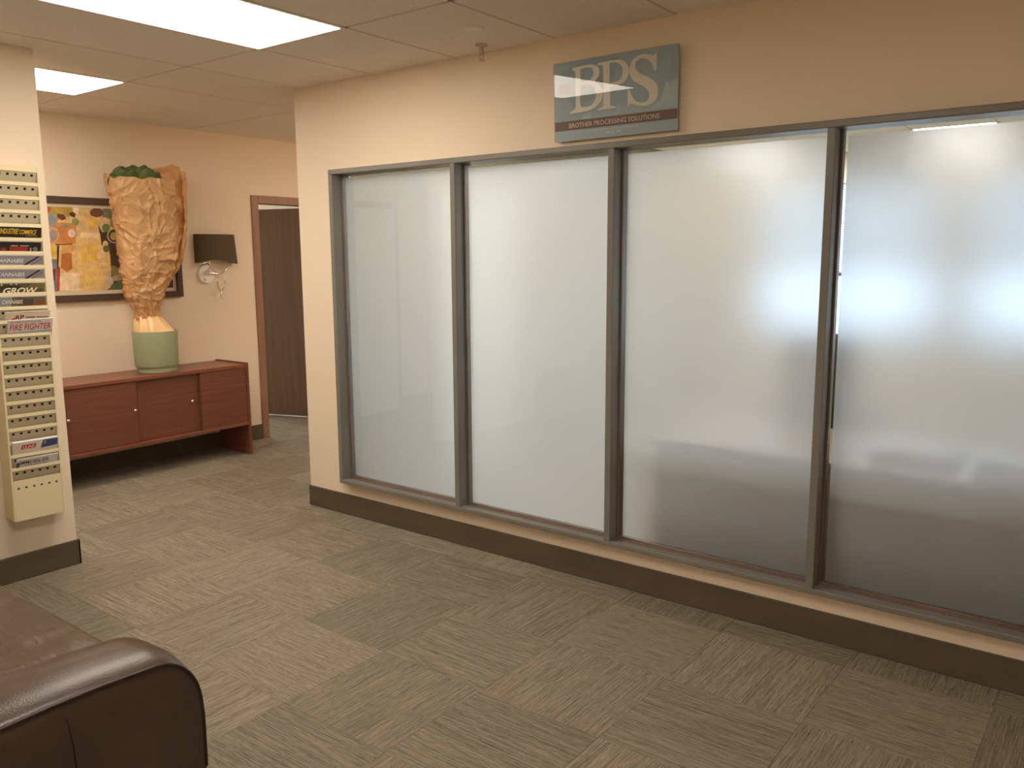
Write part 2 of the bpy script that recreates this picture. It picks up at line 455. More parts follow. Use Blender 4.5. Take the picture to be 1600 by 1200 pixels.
# ------------------------------------------------------------------ frosted window in the front wall
win = empty('window_1', ((wx0+wx1)/2, 0, wz0), kind='structure')
FY, GY, BT = -.05, .03, .032      # front of the frame, glass plane, board thickness
bx('sill', wx0, wx1, FY, .085, wz0, wz0+.024, FRAME, win, .004, 2)
bx('head', wx0, wx1, FY, .085, wz1-.028, wz1, FRAME, win, .004, 2)
mull = [1.268, 2.203, 3.153]
edges = [(wx0, wx0+BT)]+[(m_, m_+BT) for m_ in mull]+[(wx1-BT, wx1)]
for k, (a, b) in enumerate(edges):
    bx('stile' if k in (0, 4) else 'mullion', a, b, FY+.001, .084, wz0+.022, wz1-.027, FRAME, win, .003, 2)
for k in range(4):
    a, b = edges[k][1], edges[k+1][0]
    z0, z1 = wz0+.024, wz1-.028
    pane = bx('pane', a, b, GY, GY+.005, z0, z1, GLASS, win)
    # timber beads around the glass
    bd = .012
    bx('bead', a, b, GY-bd, GY-.0005, z0, z0+.011, BEAD, win, .002)
    bx('bead', a, b, GY-bd*2.4, GY-bd-.0005, z0, z0+.005, BEAD, win, .001)
    bx('bead', a, a+.009, GY-bd, GY-.0005, z0+.011, z1, BEAD, win, .002)
    bx('bead', b-.007, b, GY-bd, GY-.0005, z0+.011, z1, BEAD, win, .002)
    # frosting film, trimmed short of the edges so a clear strip is left
    bm = bmesh.new(); box(bm, a+.022, b-.016, GY+.0056, GY+.0076, z0+.014, z1-(.016, .020, .020, .026)[k])
    fin('frosted_film', bm, FILM, pane)

# ------------------------------------------------------------------ ceiling lights
def troffer(i, j, m, label, group):
    x0, y0 = BX0+CX*i, BY0+CY*j
    t = empty('ceiling_light', (x0+CX/2, y0+CY/2, H), label, 'light', group)
    f = .016
    bm = bmesh.new()
    for (a, b, c, d) in ((0, CX, 0, f), (0, CX, CY-f, CY), (0, f, f, CY-f), (CX-f, CX, f, CY-f)):
        box(bm, x0+a, x0+b, y0+c, y0+d, H-.004, H+.012)
    fin('light_frame', bm, LIGHTFRAME, t)
    bx('diffuser', x0+f, x0+CX-f, y0+f, y0+CY-f, H-.006, H+.012, m, t, .002)
G1, G2 = 'recessed ceiling lights in the lobby', 'ceiling lights in the rooms next to the lobby'
LL = {(-1, -1): 'large glowing ceiling light panel at the upper left, nearest to the viewer',
      (-4, -1): 'smaller looking glowing ceiling light beside the magazine rack wall',
      (-3, 2): 'ceiling light of the side passage, hidden behind the corner of the glass wall',
      (2, -2): 'fill light added in the ceiling right above the leather sofa arm, out of view',  # unseen panel added as fill for carpet and walls
      (8, -4): 'fill light added in the ceiling behind the viewer against the right wall',  # added out of view to fill the low right wall
      (5, -6): 'fill light added in the ceiling at the far end of the lobby behind the viewer',  # added fill panel, placed where the panes do not mirror it
      (8, -6): 'fill light added to the ceiling in the far right corner behind the viewer'}  # another unseen panel added for fill from behind
for (i, j), l in LL.items(): troffer(i, j, L_LOBBY, l, G1)
LO = {(-8, 2): 'ceiling light added unseen in the room beyond the open dark door',  # added unseen to brighten the next room's floor and wall
      (-1, 4): 'thin lit ceiling light seen over the frosting of the third pane',
      (2, 4): 'thin lit ceiling light seen over the frosting of the rightmost pane',
      (0, 1): 'ceiling light added unseen close behind the second frosted pane'}  # added unseen, placed to brighten the second pane
for (i, j), l in LO.items(): troffer(i, j, L_OFFICE, l, G2)

# ------------------------------------------------------------------ office behind the glass
bm = bmesh.new(); YW = 5.5
WINS = ((.75, 2.55), (2.75, 4.55), (4.75, 6.55)); WZ = (.70, 2.30)
box(bm, .12, 7.15, YW, YW+.12, 0, WZ[0]); box(bm, .12, 7.15, YW, YW+.12, WZ[1], H+.01)
xs = [.12]+[v for w_ in WINS for v in w_]+[7.15]
for k in range(0, 8, 2): box(bm, xs[k], xs[k+1], YW, YW+.12, WZ[0], WZ[1])
o = fin('wall_office_back', bm, WALL_OFF, origin=(3, YW, 0)); o['kind'] = 'structure'
for k, (a, b) in enumerate(WINS):
    wn = empty('window_%d' % (k+2), ((a+b)/2, YW, WZ[0]), kind='structure')
    bm = bmesh.new(); t_ = .05
    box(bm, a, a+t_, YW+.02, YW+.08, *WZ); box(bm, b-t_, b, YW+.02, YW+.08, *WZ)
    box(bm, a+t_, b-t_, YW+.02, YW+.08, WZ[0], WZ[0]+t_); box(bm, a+t_, b-t_, YW+.02, YW+.08, WZ[1]-t_, WZ[1])
    box(bm, a+t_, b-t_, YW+.02, YW+.08, 1.34, 1.38)
    fin('window_frame', bm, ALU, wn)
    bx('pane', a+t_, b-t_, YW+.045, YW+.05, WZ[0]+t_, 1.34, GLASS, wn); bx('pane', a+t_, b-t_, YW+.045, YW+.05, 1.38, WZ[1]-t_, GLASS, wn)
    vb = empty('venetian_blind', ((a+b)/2, YW-.03, 1.40), ('pale venetian blind seen as fine bright stripes beside the third dark post',
               'pale venetian blind on the middle window behind the rightmost frosted pane', 'pale venetian blind on the far right window of the office')[k], 'blind',
               'venetian blinds on the office windows')
    bx('head_rail', a, b, YW-.055, YW-.01, WZ[1]-.04, WZ[1], BLIND, vb); bx('bottom_rail', a, b, YW-.045, YW-.02, 1.385, 1.40, BLIND, vb)
    bm = bmesh.new(); z = 1.42
    while z < WZ[1]-.045:
        vs = [bm.verts.new(p) for p in ((a, YW-.040, z-.011), (b, YW-.040, z-.011), (b, YW-.024, z+.011), (a, YW-.024, z+.011))]
        bm.faces.new(vs); z += .026
    r_s = bmesh.ops.solidify(bm, geom=bm.faces[:], thickness=.0012)
    o = fin('slats', bm, BLIND, vb); o['kind'] = 'stuff'
# office door on the office's left wall
d3 = empty('door_3', (.30, 1.4, 0), kind='structure')
bx('door_leaf', .30, .325, .92, 1.78, .01, 2.03, PALE, d3, .003)
bx('casing', .30, .315, .86, .92, 0, 2.09, CASING, d3, .003); bx('casing', .30, .315, 1.78, 1.84, 0, 2.09, CASING, d3, .003); bx('casing', .30, .315, .92, 1.78, 2.03, 2.09, CASING, d3, .003)
# desk close behind the glass
dk = empty('desk', (3.4, .6, 0), 'brown desk behind the lower frosted panes, left end in the third pane', 'desk')
bx('desk_top', 2.27, 4.9, .24, .98, .66, .69, DESK, dk, .004)
bx('modesty_panel', 2.30, 4.87, .28, .30, .02, .66, DESK, dk)
bx('side_panel', 2.29, 2.32, .30, .96, 0, .66, DESK, dk); bx('side_panel', 4.85, 4.88, .30, .96, 0, .66, DESK, dk)
def papers(x, y, sx, sy, n, h, label):
    p = empty('paper_stack', (x, y, .69), label, 'paper', 'paper stacks on the office desk')
    for k in range(n):
        o = bx('sheet_pile', x-sx/2, x+sx/2, y-sy/2, y+sy/2, .69+h*k/n, .69+h*(k+1)/n-.001, PAPERW, p)
        o.rotation_euler.z = .06*((k*7) % 3-1)
papers(3.42, .62, .32, .42, 3, .05, 'bright pale blur of papers on the desk, left one in the rightmost pane')
papers(3.85, .55, .36, .40, 3, .07, 'bright pale blur of papers on the desk, at the photo right edge')
# chair behind the desk
ch = empty('office_chair', (2.68, 1.55, 0), 'dark high-backed chair blurred behind the third dark window post', 'chair')
bm = bmesh.new(); box(bm, 2.46, 2.90, 1.52, 1.60, .56, 1.12, .035, 4); o = fin('backrest', bm, CHAIRM, ch); smooth_by_angle(o)
bm = bmesh.new(); box(bm, 2.43, 2.93, 1.50, 1.98, .43, .52, .03, 3); o = fin('seat', bm, CHAIRM, ch); smooth_by_angle(o)
bm = bmesh.new(); tube(bm, [(2.68, 1.74, .08), (2.68, 1.74, .43)], .03); fin('post', bm, DARK, ch)
for k in range(5):
    a = 2*pi*k/5; bm = bmesh.new(); tube(bm, [(2.68, 1.74, .09), (2.68+.3*cos(a), 1.74+.3*sin(a), .05)], .02)
    lg = fin('leg', bm, DARK, ch)
    bm = bmesh.new(); bmesh.ops.create_uvsphere(bm, u_segments=10, v_segments=8, radius=.027)
    bmesh.ops.translate(bm, verts=bm.verts, vec=(2.68+.3*cos(a), 1.74+.3*sin(a), .027)); fin('caster', bm, DARK, lg)
for s in (2.44, 2.90):
    bm = bmesh.new(); tube(bm, [(s+.01, 1.58, .62), (s+.01, 1.62, .68), (s+.01, 1.88, .68), (s+.01, 1.9, .5)], .016); fin('armrest', bm, DARK, ch)
bx('ground_outside', -30, 30, -20, 40, -.6, -.45, PAVE, kind='structure')

# ------------------------------------------------------------------ sign
SX, SZ = 1.905, 2.090
sg = empty('wall_sign', (SX, -.022, SZ), 'teal glossy sign with big cream serif letters above the frosted window', 'sign')
bm = bmesh.new(); box(bm, 0, .62, 0, .010, 0, .345)
fin('backing_plate', bm, ACRYL, sg, local=True)
for px_ in (.04, .58):
    for pz_ in (.04, .305):
        bm = bmesh.new(); lathe(bm, [(.008, 0), (.008, .012)], n=12)
        bmesh.ops.rotate(bm, verts=bm.verts, cent=(0, 0, 0), matrix=Matrix.Rotation(-pi/2, 3, 'X'))
        bmesh.ops.translate(bm, verts=bm.verts, vec=(px_, .010, pz_)); fin('standoff', bm, STEEL, sg, local=True)
rnd = random.Random(3)
TE = (184, 200, 208)
pol = [(TE, [(0, 0), (.62, 0), (.62, .345), (0, .345)])]
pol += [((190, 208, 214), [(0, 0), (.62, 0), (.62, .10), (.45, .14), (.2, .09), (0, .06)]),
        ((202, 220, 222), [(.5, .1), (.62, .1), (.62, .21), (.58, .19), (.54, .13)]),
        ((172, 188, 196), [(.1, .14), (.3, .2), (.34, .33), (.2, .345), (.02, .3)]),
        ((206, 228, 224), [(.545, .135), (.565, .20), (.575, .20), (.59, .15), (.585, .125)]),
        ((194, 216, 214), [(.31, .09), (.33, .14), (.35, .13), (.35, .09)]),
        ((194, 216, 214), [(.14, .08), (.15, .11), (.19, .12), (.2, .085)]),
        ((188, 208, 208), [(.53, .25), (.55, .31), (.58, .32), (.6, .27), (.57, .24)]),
        ((176, 160, 156), [(.021, .192), (.083, .192), (.083, .252), (.021, .252)]),
        ((206, 194, 186), [(.023, .204), (.081, .204), (.081, .208), (.023, .208)]),
        ((206, 194, 186), [(.023, .195), (.081, .195), (.081, .199), (.023, .199)]),
        ((146, 120, 112), [(0, .047), (.62, .047), (.62, .088), (0, .088)])]
sg.rotation_euler.x = .035
ink_mesh('printed_face', pol, SIGN, sg, lambda u, v, w_: (u, -.0003-w_, v), .0001)
LET = {'B':[[[0.0989,0.3149],[0.1826,0.3211],[0.2153,0.3153],[0.2368,0.3025],[0.2427,0.282],[0.2357,0.2609],[0.2134,0.2436],[0.2403,0.2296],[0.2585,0.2011],[0.2578,0.1726],[0.2408,0.1456],[0.2103,0.1287],[0.1715,0.1213],[0.0827,0.1194],[0.0829,0.1276],[0.1075,0.1342],[0.1151,0.1448],[0.115,0.2884],[0.1109,0.3014],[0.0987,0.3073]],[[0.1423,0.3065],[0.1768,0.3098],[0.204,0.3021],[0.2117,0.2835],[0.2058,0.2644],[0.1862,0.2511],[0.1407,0.2497]],[[0.1403,0.2363],[0.1803,0.2385],[0.2101,0.2241],[0.223,0.1961],[0.2195,0.1655],[0.1998,0.1453],[0.172,0.14],[0.147,0.1425],[0.1379,0.156]]],'P':[[[0.2317,0.3185],[0.323,0.3223],[0.3597,0.3156],[0.3853,0.2951],[0.3925,0.2642],[0.3841,0.2393],[0.3628,0.2201],[0.331,0.2128],[0.2948,0.2138],[0.2945,0.1358],[0.3051,0.1295],[0.3237,0.1276],[0.3235,0.1206],[0.233,0.1198],[0.2332,0.1264],[0.254,0.1301],[0.2607,0.1392],[0.2609,0.2974],[0.2558,0.3076],[0.2326,0.3105]],[[0.2935,0.3108],[0.3227,0.3107],[0.3488,0.2997],[0.3599,0.2767],[0.3572,0.2511],[0.342,0.2333],[0.3154,0.2277],[0.2931,0.2289]]],'S':[[[0.5226,0.3212],[0.5224,0.2537],[0.5113,0.2508],[0.5027,0.2764],[0.4829,0.3],[0.4578,0.3109],[0.4321,0.3064],[0.4189,0.291],[0.4211,0.2693],[0.4387,0.2501],[0.4766,0.2329],[0.5066,0.2145],[0.5263,0.1911],[0.5319,0.1651],[0.5254,0.1382],[0.5049,0.119],[0.4744,0.1126],[0.4437,0.1157],[0.4129,0.1261],[0.3948,0.1301],[0.3826,0.1183],[0.382,0.1877],[0.3924,0.1887],[0.4033,0.1595],[0.4235,0.1367],[0.4491,0.1268],[0.4721,0.1287],[0.4876,0.1421],[0.488,0.1634],[0.4757,0.1839],[0.4454,0.2023],[0.4098,0.2234],[0.3921,0.247],[0.3902,0.2774],[0.4011,0.3039],[0.4273,0.322],[0.4581,0.3265],[0.4833,0.322],[0.5034,0.3135]]]}
def sign_text(bm, name, m=CREAM):
    for v in bm.verts: v.co = (v.co.x, -.0020-v.co.z, v.co.y)
    o = fin(name, bm, m, sg, local=True, fixn=False); return o
for k in 'BPS': sign_text(outline_bm(LET[k], .0002 if k == 'P' else 0), 'letter')
sign_text(fit_text('BROTHER PROCESSING SOLUTIONS', .077, .537, .0565, .0765, 0), 'lettering')
sign_text(fit_text('WWW.BROTHERPROCESSINGSOLUTIONS.COM', .1745, .4343, .0325, .0395, 0), 'lettering')
bm = bmesh.new()                                     # the illegible number under it
for u in (.274, .281, .288, .301, .308, .315, .328, .334, .340): box(bm, u, u+.0045, .0178, .0240, 0, .0003)
sign_text(bm, 'lettering')
# clear acrylic front
bm = bmesh.new(); box(bm, 0, .62, -.0075, -.0030, 0, .345); fin('acrylic_front', bm, GLASS, sg, local=True)

# ------------------------------------------------------------------ ceiling fittings
sp = empty('sprinkler_head', (1.551, -.127, H), 'small metal sprinkler head hanging from the ceiling before the glass wall', 'sprinkler')
c = (1.551, -.127)
bm = bmesh.new(); lathe(bm, [(.030, H), (.030, H-.004), (.016, H-.010), (.013, H-.012)], c, 24); fin('escutcheon', bm, STEEL, sp, True)
bm = bmesh.new(); lathe(bm, [(.011, H-.01), (.011, H-.03), (.014, H-.032), (.014, H-.042), (.008, H-.046)], c, 16); fin('body', bm, STEEL, sp)
for s in (-1, 1):
    bm = bmesh.new(); tube(bm, [(c[0]+.007*s, c[1], H-.044), (c[0]+.013*s, c[1], H-.052), (c[0]+.010*s, c[1], H-.064), (c[0]+.002*s, c[1], H-.070)], .0025, 6)
    fin('frame_arm', bm, STEEL, sp)
bm = bmesh.new(); lathe(bm, [(.003, H-.060), (.003, H-.070), (.017, H-.071), (.017, H-.0735), (.004, H-.075)], c, 20); fin('deflector', bm, STEEL, sp)
for n_, (x, y, r, l) in enumerate(((1.711, -.375, .047, 'flat round white cap on the ceiling near the sprinkler head'),
                       (.774, -.385, .036, 'flat round white cap on the ceiling beside the large light panel'),
                       (-1.082, -.333, .036, 'flat round white cap on the ceiling above the picture'))):
    bm = bmesh.new(); lathe(bm, [(r, H+.001), (r, H-.003), (r*.9, H-.007), (r*.5, H-.009)], (x, y), 28)
    o = fin('ceiling_disc', bm, PLASTIC, origin=(x, y, H)); tag(o, l, 'cap', 'round caps on the ceiling')

# ------------------------------------------------------------------ sideboard
SF = -1.489; SB_ = XB+.012; SH = .743; y0, y1 = -1.24, .623
sb = empty('sideboard', ((SF+SB_)/2, (y0+y1)/2, 0), 'low reddish brown wooden sideboard with sliding doors against the back wall', 'sideboard')
bx('side_panel', SB_, SF, y1-.024, y1, 0, SH, WOOD, sb, .002); bx('side_panel', SB_, SF, y0, y0+.024, 0, SH, WOOD, sb, .002)
bx('top', SB_, SF-.002, y0+.024, y1-.024, SH-.036, SH-.010, WOOD_TOP, sb, .002)
bx('bottom_shelf', SB_, SF-.001, y0+.024, y1-.024, .243, .264, WOOD_TOP, sb, .002)
bx('back_panel', SB_, SB_+.012, y0+.024, y1-.024, .264, SH-.036, WOOD, sb)
bx('divider', SB_+.012, SF-.006, .196, .216, .264, SH-.036, WOOD, sb); bx('divider', SB_+.012, SF-.006, -.85, -.83, .264, SH-.036, WOOD, sb)
bx('fixed_panel', SF-.024, SF-.008, .216, y1-.024, .264, SH-.036, WOOD, sb, .001)
bx('fixed_panel', SF-.024, SF-.008, y0+.024, -.85, .264, SH-.036, WOOD, sb, .001)
def knob(parent, y):
    bm = bmesh.new(); lathe(bm, [(.006, 0), (.006, .010), (.012, .014), (.013, .020), (.010, .026), (.003, .028)], n=16)
    bmesh.ops.rotate(bm, verts=bm.verts, cent=(0, 0, 0), matrix=Matrix.Rotation(pi/2, 3, 'Y'))
    bmesh.ops.translate(bm, verts=bm.verts, vec=(SFK, y, .501)); fin('knob', bm, CHROME, parent, True)
SFK = SF-.012
dl = bx('sliding_door', SF-.028, SF-.012, -.83, -.305, .266, SH-.038, WOOD, sb, .002); knob(dl, -.796); knob(dl, -.331)
SFK = SF-.031
dr = bx('sliding_door', SF-.047, SF-.031, -.33, .196, .266, SH-.038, WOOD, sb, .002); knob(dr, .124)

# ------------------------------------------------------------------ potted plant wrapped in paper
PX, PY, PZ = -1.665, -.042, SH-.010
pl = empty('potted_plant', (PX, PY, PZ), 'tall plant wrapped in crumpled brown paper in a sage green pot on the sideboard', 'plant')
bm = bmesh.new()
lathe(bm, [(.128, PZ), (.136, PZ+.004), (.138, PZ+.034), (.146, PZ+.042), (.152, PZ+.06), (.156, PZ+.30), (.155, PZ+.305), (.149, PZ+.305), (.147, PZ+.26), (.02, PZ+.255)], (PX, PY), 48, False)
bm.faces.new([v for v in bm.verts if abs(v.co.z-PZ) < 1e-6][::-1])
smooth_by_angle(fin('pot', bm, GREENPOT, pl), 30)
bm = bmesh.new(); lathe(bm, [(.147, PZ+.235), (.147, PZ+.262)], (PX, PY), 32); fin('soil', bm, SOIL, pl)
bm = bmesh.new(); tube(bm, [(PX, PY, PZ+.25), (PX, PY-.03, PZ+.6), (PX+.01, PY-.02, 2.08)], .012); fin('stem', bm, STEM, pl)
VD = Vector((.955, -.297, 0)).normalized()            # the side with the smooth sheet faces the lobby
A0 = math.atan2(VD.y, VD.x)
def interp(tab, z):
    for (z0, *a), (z1, *b) in zip(tab, tab[1:]):
        if z <= z1 or (z1, *b) == tab[-1]:
            f = min(1, max(0, (z-z0)/(z1-z0))); f = f*f*(3-2*f)
            return [p+(q-p)*f for p, q in zip(a, b)]
# height, half width, side offset, half depth
TAB = [(1.13, .076, -.045, .07), (1.19, .074, -.052, .07), (1.24, .088, -.055, .08), (1.30, .118, -.055, .095), (1.43, .160, -.030, .11), (1.50, .188, -.012, .118),
       (1.58, .205, 0, .122), (1.70, .216, .012, .124), (1.84, .230, .016, .124), (2.0, .246, .006, .122), (2.16, .262, 0, .12), (2.30, .262, .0, .12)]
side = Vector((-VD.y, VD.x, 0))
def crumple(p):
    """creased paper: flat facets meeting in sharp ridges, at three sizes"""
    w_ = Vector((noise.noise(p*4), noise.noise(p*4+Vector((9, 2, 5))), noise.noise(p*4+Vector((3, 8, 1)))))*.09
    q = p+w_
    n1 = noise.noise(p*4.5)
    f1 = abs(noise.noise(q*8.5))
    v1 = noise.voronoi(q*8)[0]; v2 = noise.voronoi(q*17+Vector((3, 5, 1)))[0]
    r1 = 1-min(1, (v1[1]-v1[0])*2.6); r2 = 1-min(1, (v2[1]-v2[0])*2.6)
    return .022*n1-.030*(f1-.2)+.015*r1*r1+.008*r2*r2-.004
NT, NZ = 190, 190
bm = bmesh.new(); rows = []
def top_z(a):
    a = (a+pi) % (2*pi)-pi
    back = max(0, min(1, (abs(a)-1.35)/.5))
    if a > 0: base = 2.128+back*.115*(.6+.4*sin(min(pi, max(0, (a-1.2)*1.6))))
    else: base = 2.128+.030*max(0, min(1, (-a-.9)/.5))-.05*max(0, min(1, (-a-2.0)/.6))
    return base+.006*sin(a*9)+.004*sin(a*17+1)
for j in range(NZ+1):
    row = []
    for i in range(NT):
        a = 2*pi*i/NT
        zt = top_z(a); z = 1.13+(zt-1.13)*j/NZ
        hw, off, hd = interp(TAB, z)
        # flattened cone with two soft fold edges
        ca, sa = cos(a), sin(a)
        k = (abs(ca)**2.6+abs(sa)**2.6)**(-1/2.6)
        p = Vector((PX, PY, z))+VD*(hd*ca*k)+side*(hw*sa*k+off)
        nrm = (VD*ca*hw+side*sa*hd).normalized()
        q = p.copy(); q.z *= .8
        pinch = max(0, min(1, (1.42-z)/.2))
        d = crumple(q)*(1-.45*pinch)*(.55+.45*min(1, (zt-z)/.15))
        d += pinch*.016*(abs(sin(a*6+3*noise.noise(Vector((a, z*4, 0)))))-.5)
        p += nrm*d
        row.append(bm.verts.new(p))
    rows.append(row)
for a, b in zip(rows, rows[1:]):
    for i in range(NT): bm.faces.new((a[i], a[(i+1) % NT], b[(i+1) % NT], b[i]))
bmesh.ops.solidify(bm, geom=bm.faces[:], thickness=.0008)
o = fin('paper_wrap', bm, KRAFT, pl); smooth_by_angle(o, 24)
# outer overlapping sheet on the right of the bundle
bm = bmesh.new(); rows = []
for j in range(71):
    row = []
    for i in range(29):
        a = .95+1.3*i/28; z = 1.45+(2.19-1.45)*j/70
        hw, off, hd = interp(TAB, z)
        ca, sa = cos(a), sin(a); k = (abs(ca)**2.6+abs(sa)**2.6)**(-1/2.6)
        lift = .010+.012*(1-i/28)*sin(j/70*pi)
        p = Vector((PX, PY, z))+VD*(hd*ca*k)+side*(hw*sa*k+off)+(VD*ca*hw+side*sa*hd).normalized()*(lift+crumple(Vector((p0 := PX, z*.8, a)))*.5+.008)
        row.append(bm.verts.new(p))
    rows.append(row)
for a, b in zip(rows, rows[1:]):
    for i in range(28): bm.faces.new((a[i], a[i+1], b[i+1], b[i]))
bmesh.ops.solidify(bm, geom=bm.faces[:], thickness=.0008)
o = fin('paper_overlap', bm, KRAFT, pl); smooth_by_angle(o, 24)
# skirt of paper below the tie, tucked into the pot, and the tie itself
bm = bmesh.new(); rows = []
for j in range(31):
    row = []
    for i in range(120):
        a = 2*pi*i/120; f = j/30; z = 1.16-f*.135
        hw = .068+.068*f**.8; off = -.048+.045*f
        d = .020*(abs(sin(a*4+1.3+f))-.5)*(.4+f)+.010*noise.noise(Vector((cos(a)*4, sin(a)*4, z*12)))
        p = Vector((PX, PY, z))+VD*((hw+d)*.95*cos(a))+side*((hw+d)*sin(a)+off)
        row.append(bm.verts.new(p))
    rows.append(row)
for a, b in zip(rows, rows[1:]):
    for i in range(120): bm.faces.new((a[i], a[(i+1) % 120], b[(i+1) % 120], b[i]))
o = fin('paper_skirt', bm, KRAFT, pl); smooth_by_angle(o, 24)
bm = bmesh.new(); rows = []
for j in range(25):
    row = []
    for i in range(110):
        a = 2*pi*i/110; f = j/24; z = 1.135+f*.12+.012*sin(a*2+1)
        hw, off, hd = interp(TAB, z)
        e = .006+.013*(abs(sin(a*7+5*noise.noise(Vector((a*1.5, z*14, 2)))))-.4)+.008*noise.noise(Vector((cos(a)*9, sin(a)*9, z*30)))
        row.append(bm.verts.new(Vector((PX, PY, z))+VD*((hd+e)*cos(a))+side*((hw+e)*sin(a)+off)))
    rows.append(row)
for a, b in zip(rows, rows[1:]):
    for i in range(110): bm.faces.new((a[i], a[(i+1) % 110], b[(i+1) % 110], b[i]))
o = fin('tape_wrap', bm, KRAFT_IN, pl); o['label'] = 'shiny crinkled tape around the neck of the paper'
smooth_by_angle(o, 20)
def leaf_bm(c, out, size, tilt):
    bm = bmesh.new(); out = Vector(out).normalized(); up = Vector((0, 0, 1)); s = out.cross(up).normalized()
    d = (out*sin(tilt)+up*cos(tilt)).normalized(); n = s.cross(d)
    rows = []
    for j in range(9):
        t = j/8; wd = size*.52*math.sqrt(max(.0, math.sin(pi*(.06+.92*t))))*(1-.12*t)
        if j == 8: wd = size*.06
        row = []
        for i in range(7):
            u = (i-3)/3
            p = Vector(c)+d*(size*t-size*.1*u*u*(1-t))+s*(wd*u)+n*(.10*size*u*u-.12*size*t*t+.02*size*sin(u*7+t*5))
            row.append(bm.verts.new(p))
        rows.append(row)
    for a, b in zip(rows, rows[1:]):
        for i in range(6): bm.faces.new((a[i], a[i+1], b[i+1], b[i]))
    bmesh.ops.solidify(bm, geom=bm.faces[:], thickness=.0012)
    return bm
rl = random.Random(5)
LV = [(-.215, .10, 2.07, .11, .5), (-.16, .09, 2.09, .12, .2), (-.165, -.02, 2.10, .14, .3), (-.10, .10, 2.09, .12, .25), (-.11, 0, 2.10, .13, .1), (-.04, .08, 2.09, .14, .15),
      (-.05, -.04, 2.11, .14, .25), (.02, .10, 2.09, .14, .2), (.0, .0, 2.10, .15, .1), (.07, .07, 2.08, .12, .35), (.09, -.02, 2.09, .12, .2), (-.2, -.03, 2.08, .11, .4)]
for s_, d_, z_, sz, tl_ in LV:
    c = Vector((PX, PY, z_-.02))+side*s_*.9+VD*(d_*.45-.02)
    a = rl.uniform(-.6, .6)
    o_ = VD*cos(a)+side*(sin(a)+s_*2)
    o = fin('leaf', leaf_bm(c, o_, sz, tl_), LEAF, pl, True)
    bm = bmesh.new(); tube(bm, [c, (c+Vector((PX, PY-.02, 1.9)))/2+Vector((0, 0, -.02)), (PX, PY-.025, 1.75)], .003, 5)
    fin('leaf_stalk', bm, STEM, o)

# ------------------------------------------------------------------ framed picture
fy0, fy1, fz0, fz1 = -.95, .343, 1.266, 1.994
pf = empty('framed_picture', (XB, (fy0+fy1)/2, fz0), 'large abstract painting in a dark frame behind the paper wrapped plant', 'picture')
def rail(pts):
    bm = bmesh.new(); prism(bm, pts, 'x', XB+.002, XB+.036)
    bmesh.ops.bevel(bm, geom=[e for e in bm.edges], offset=.003, segments=1, affect='EDGES'); fin('frame_rail', bm, PICFRAME, pf)
fr_ = .046
rail([(fy0, fz0), (fy1, fz0), (fy1-fr_, fz0+fr_), (fy0+fr_, fz0+fr_)]); rail([(fy0, fz1), (fy0+fr_, fz1-fr_), (fy1-fr_, fz1-fr_), (fy1, fz1)])
rail([(fy0, fz0), (fy0+fr_, fz0+fr_), (fy0+fr_, fz1-fr_), (fy0, fz1)]); rail([(fy1, fz0), (fy1, fz1), (fy1-fr_, fz1-fr_), (fy1-fr_, fz0+fr_)])
a0, a1, b0, b1 = fy0+fr_, fy1-fr_, fz0+fr_, fz1-fr_; lw = .026
bm = bmesh.new()
for q in ((a0, a1, b0, b0+lw), (a0, a1, b1-lw, b1), (a0, a0+lw, b0+lw, b1-lw), (a1-lw, a1, b0+lw, b1-lw)): box(bm, XB+.004, XB+.016, *q)
fin('liner', bm, LINER, pf)
c0, c1, e0, e1 = a0+lw, a1-lw, b0+lw, b1-lw
bx('canvas', XB+.003, XB+.011, c0, c1, e0, e1, LINER, pf)
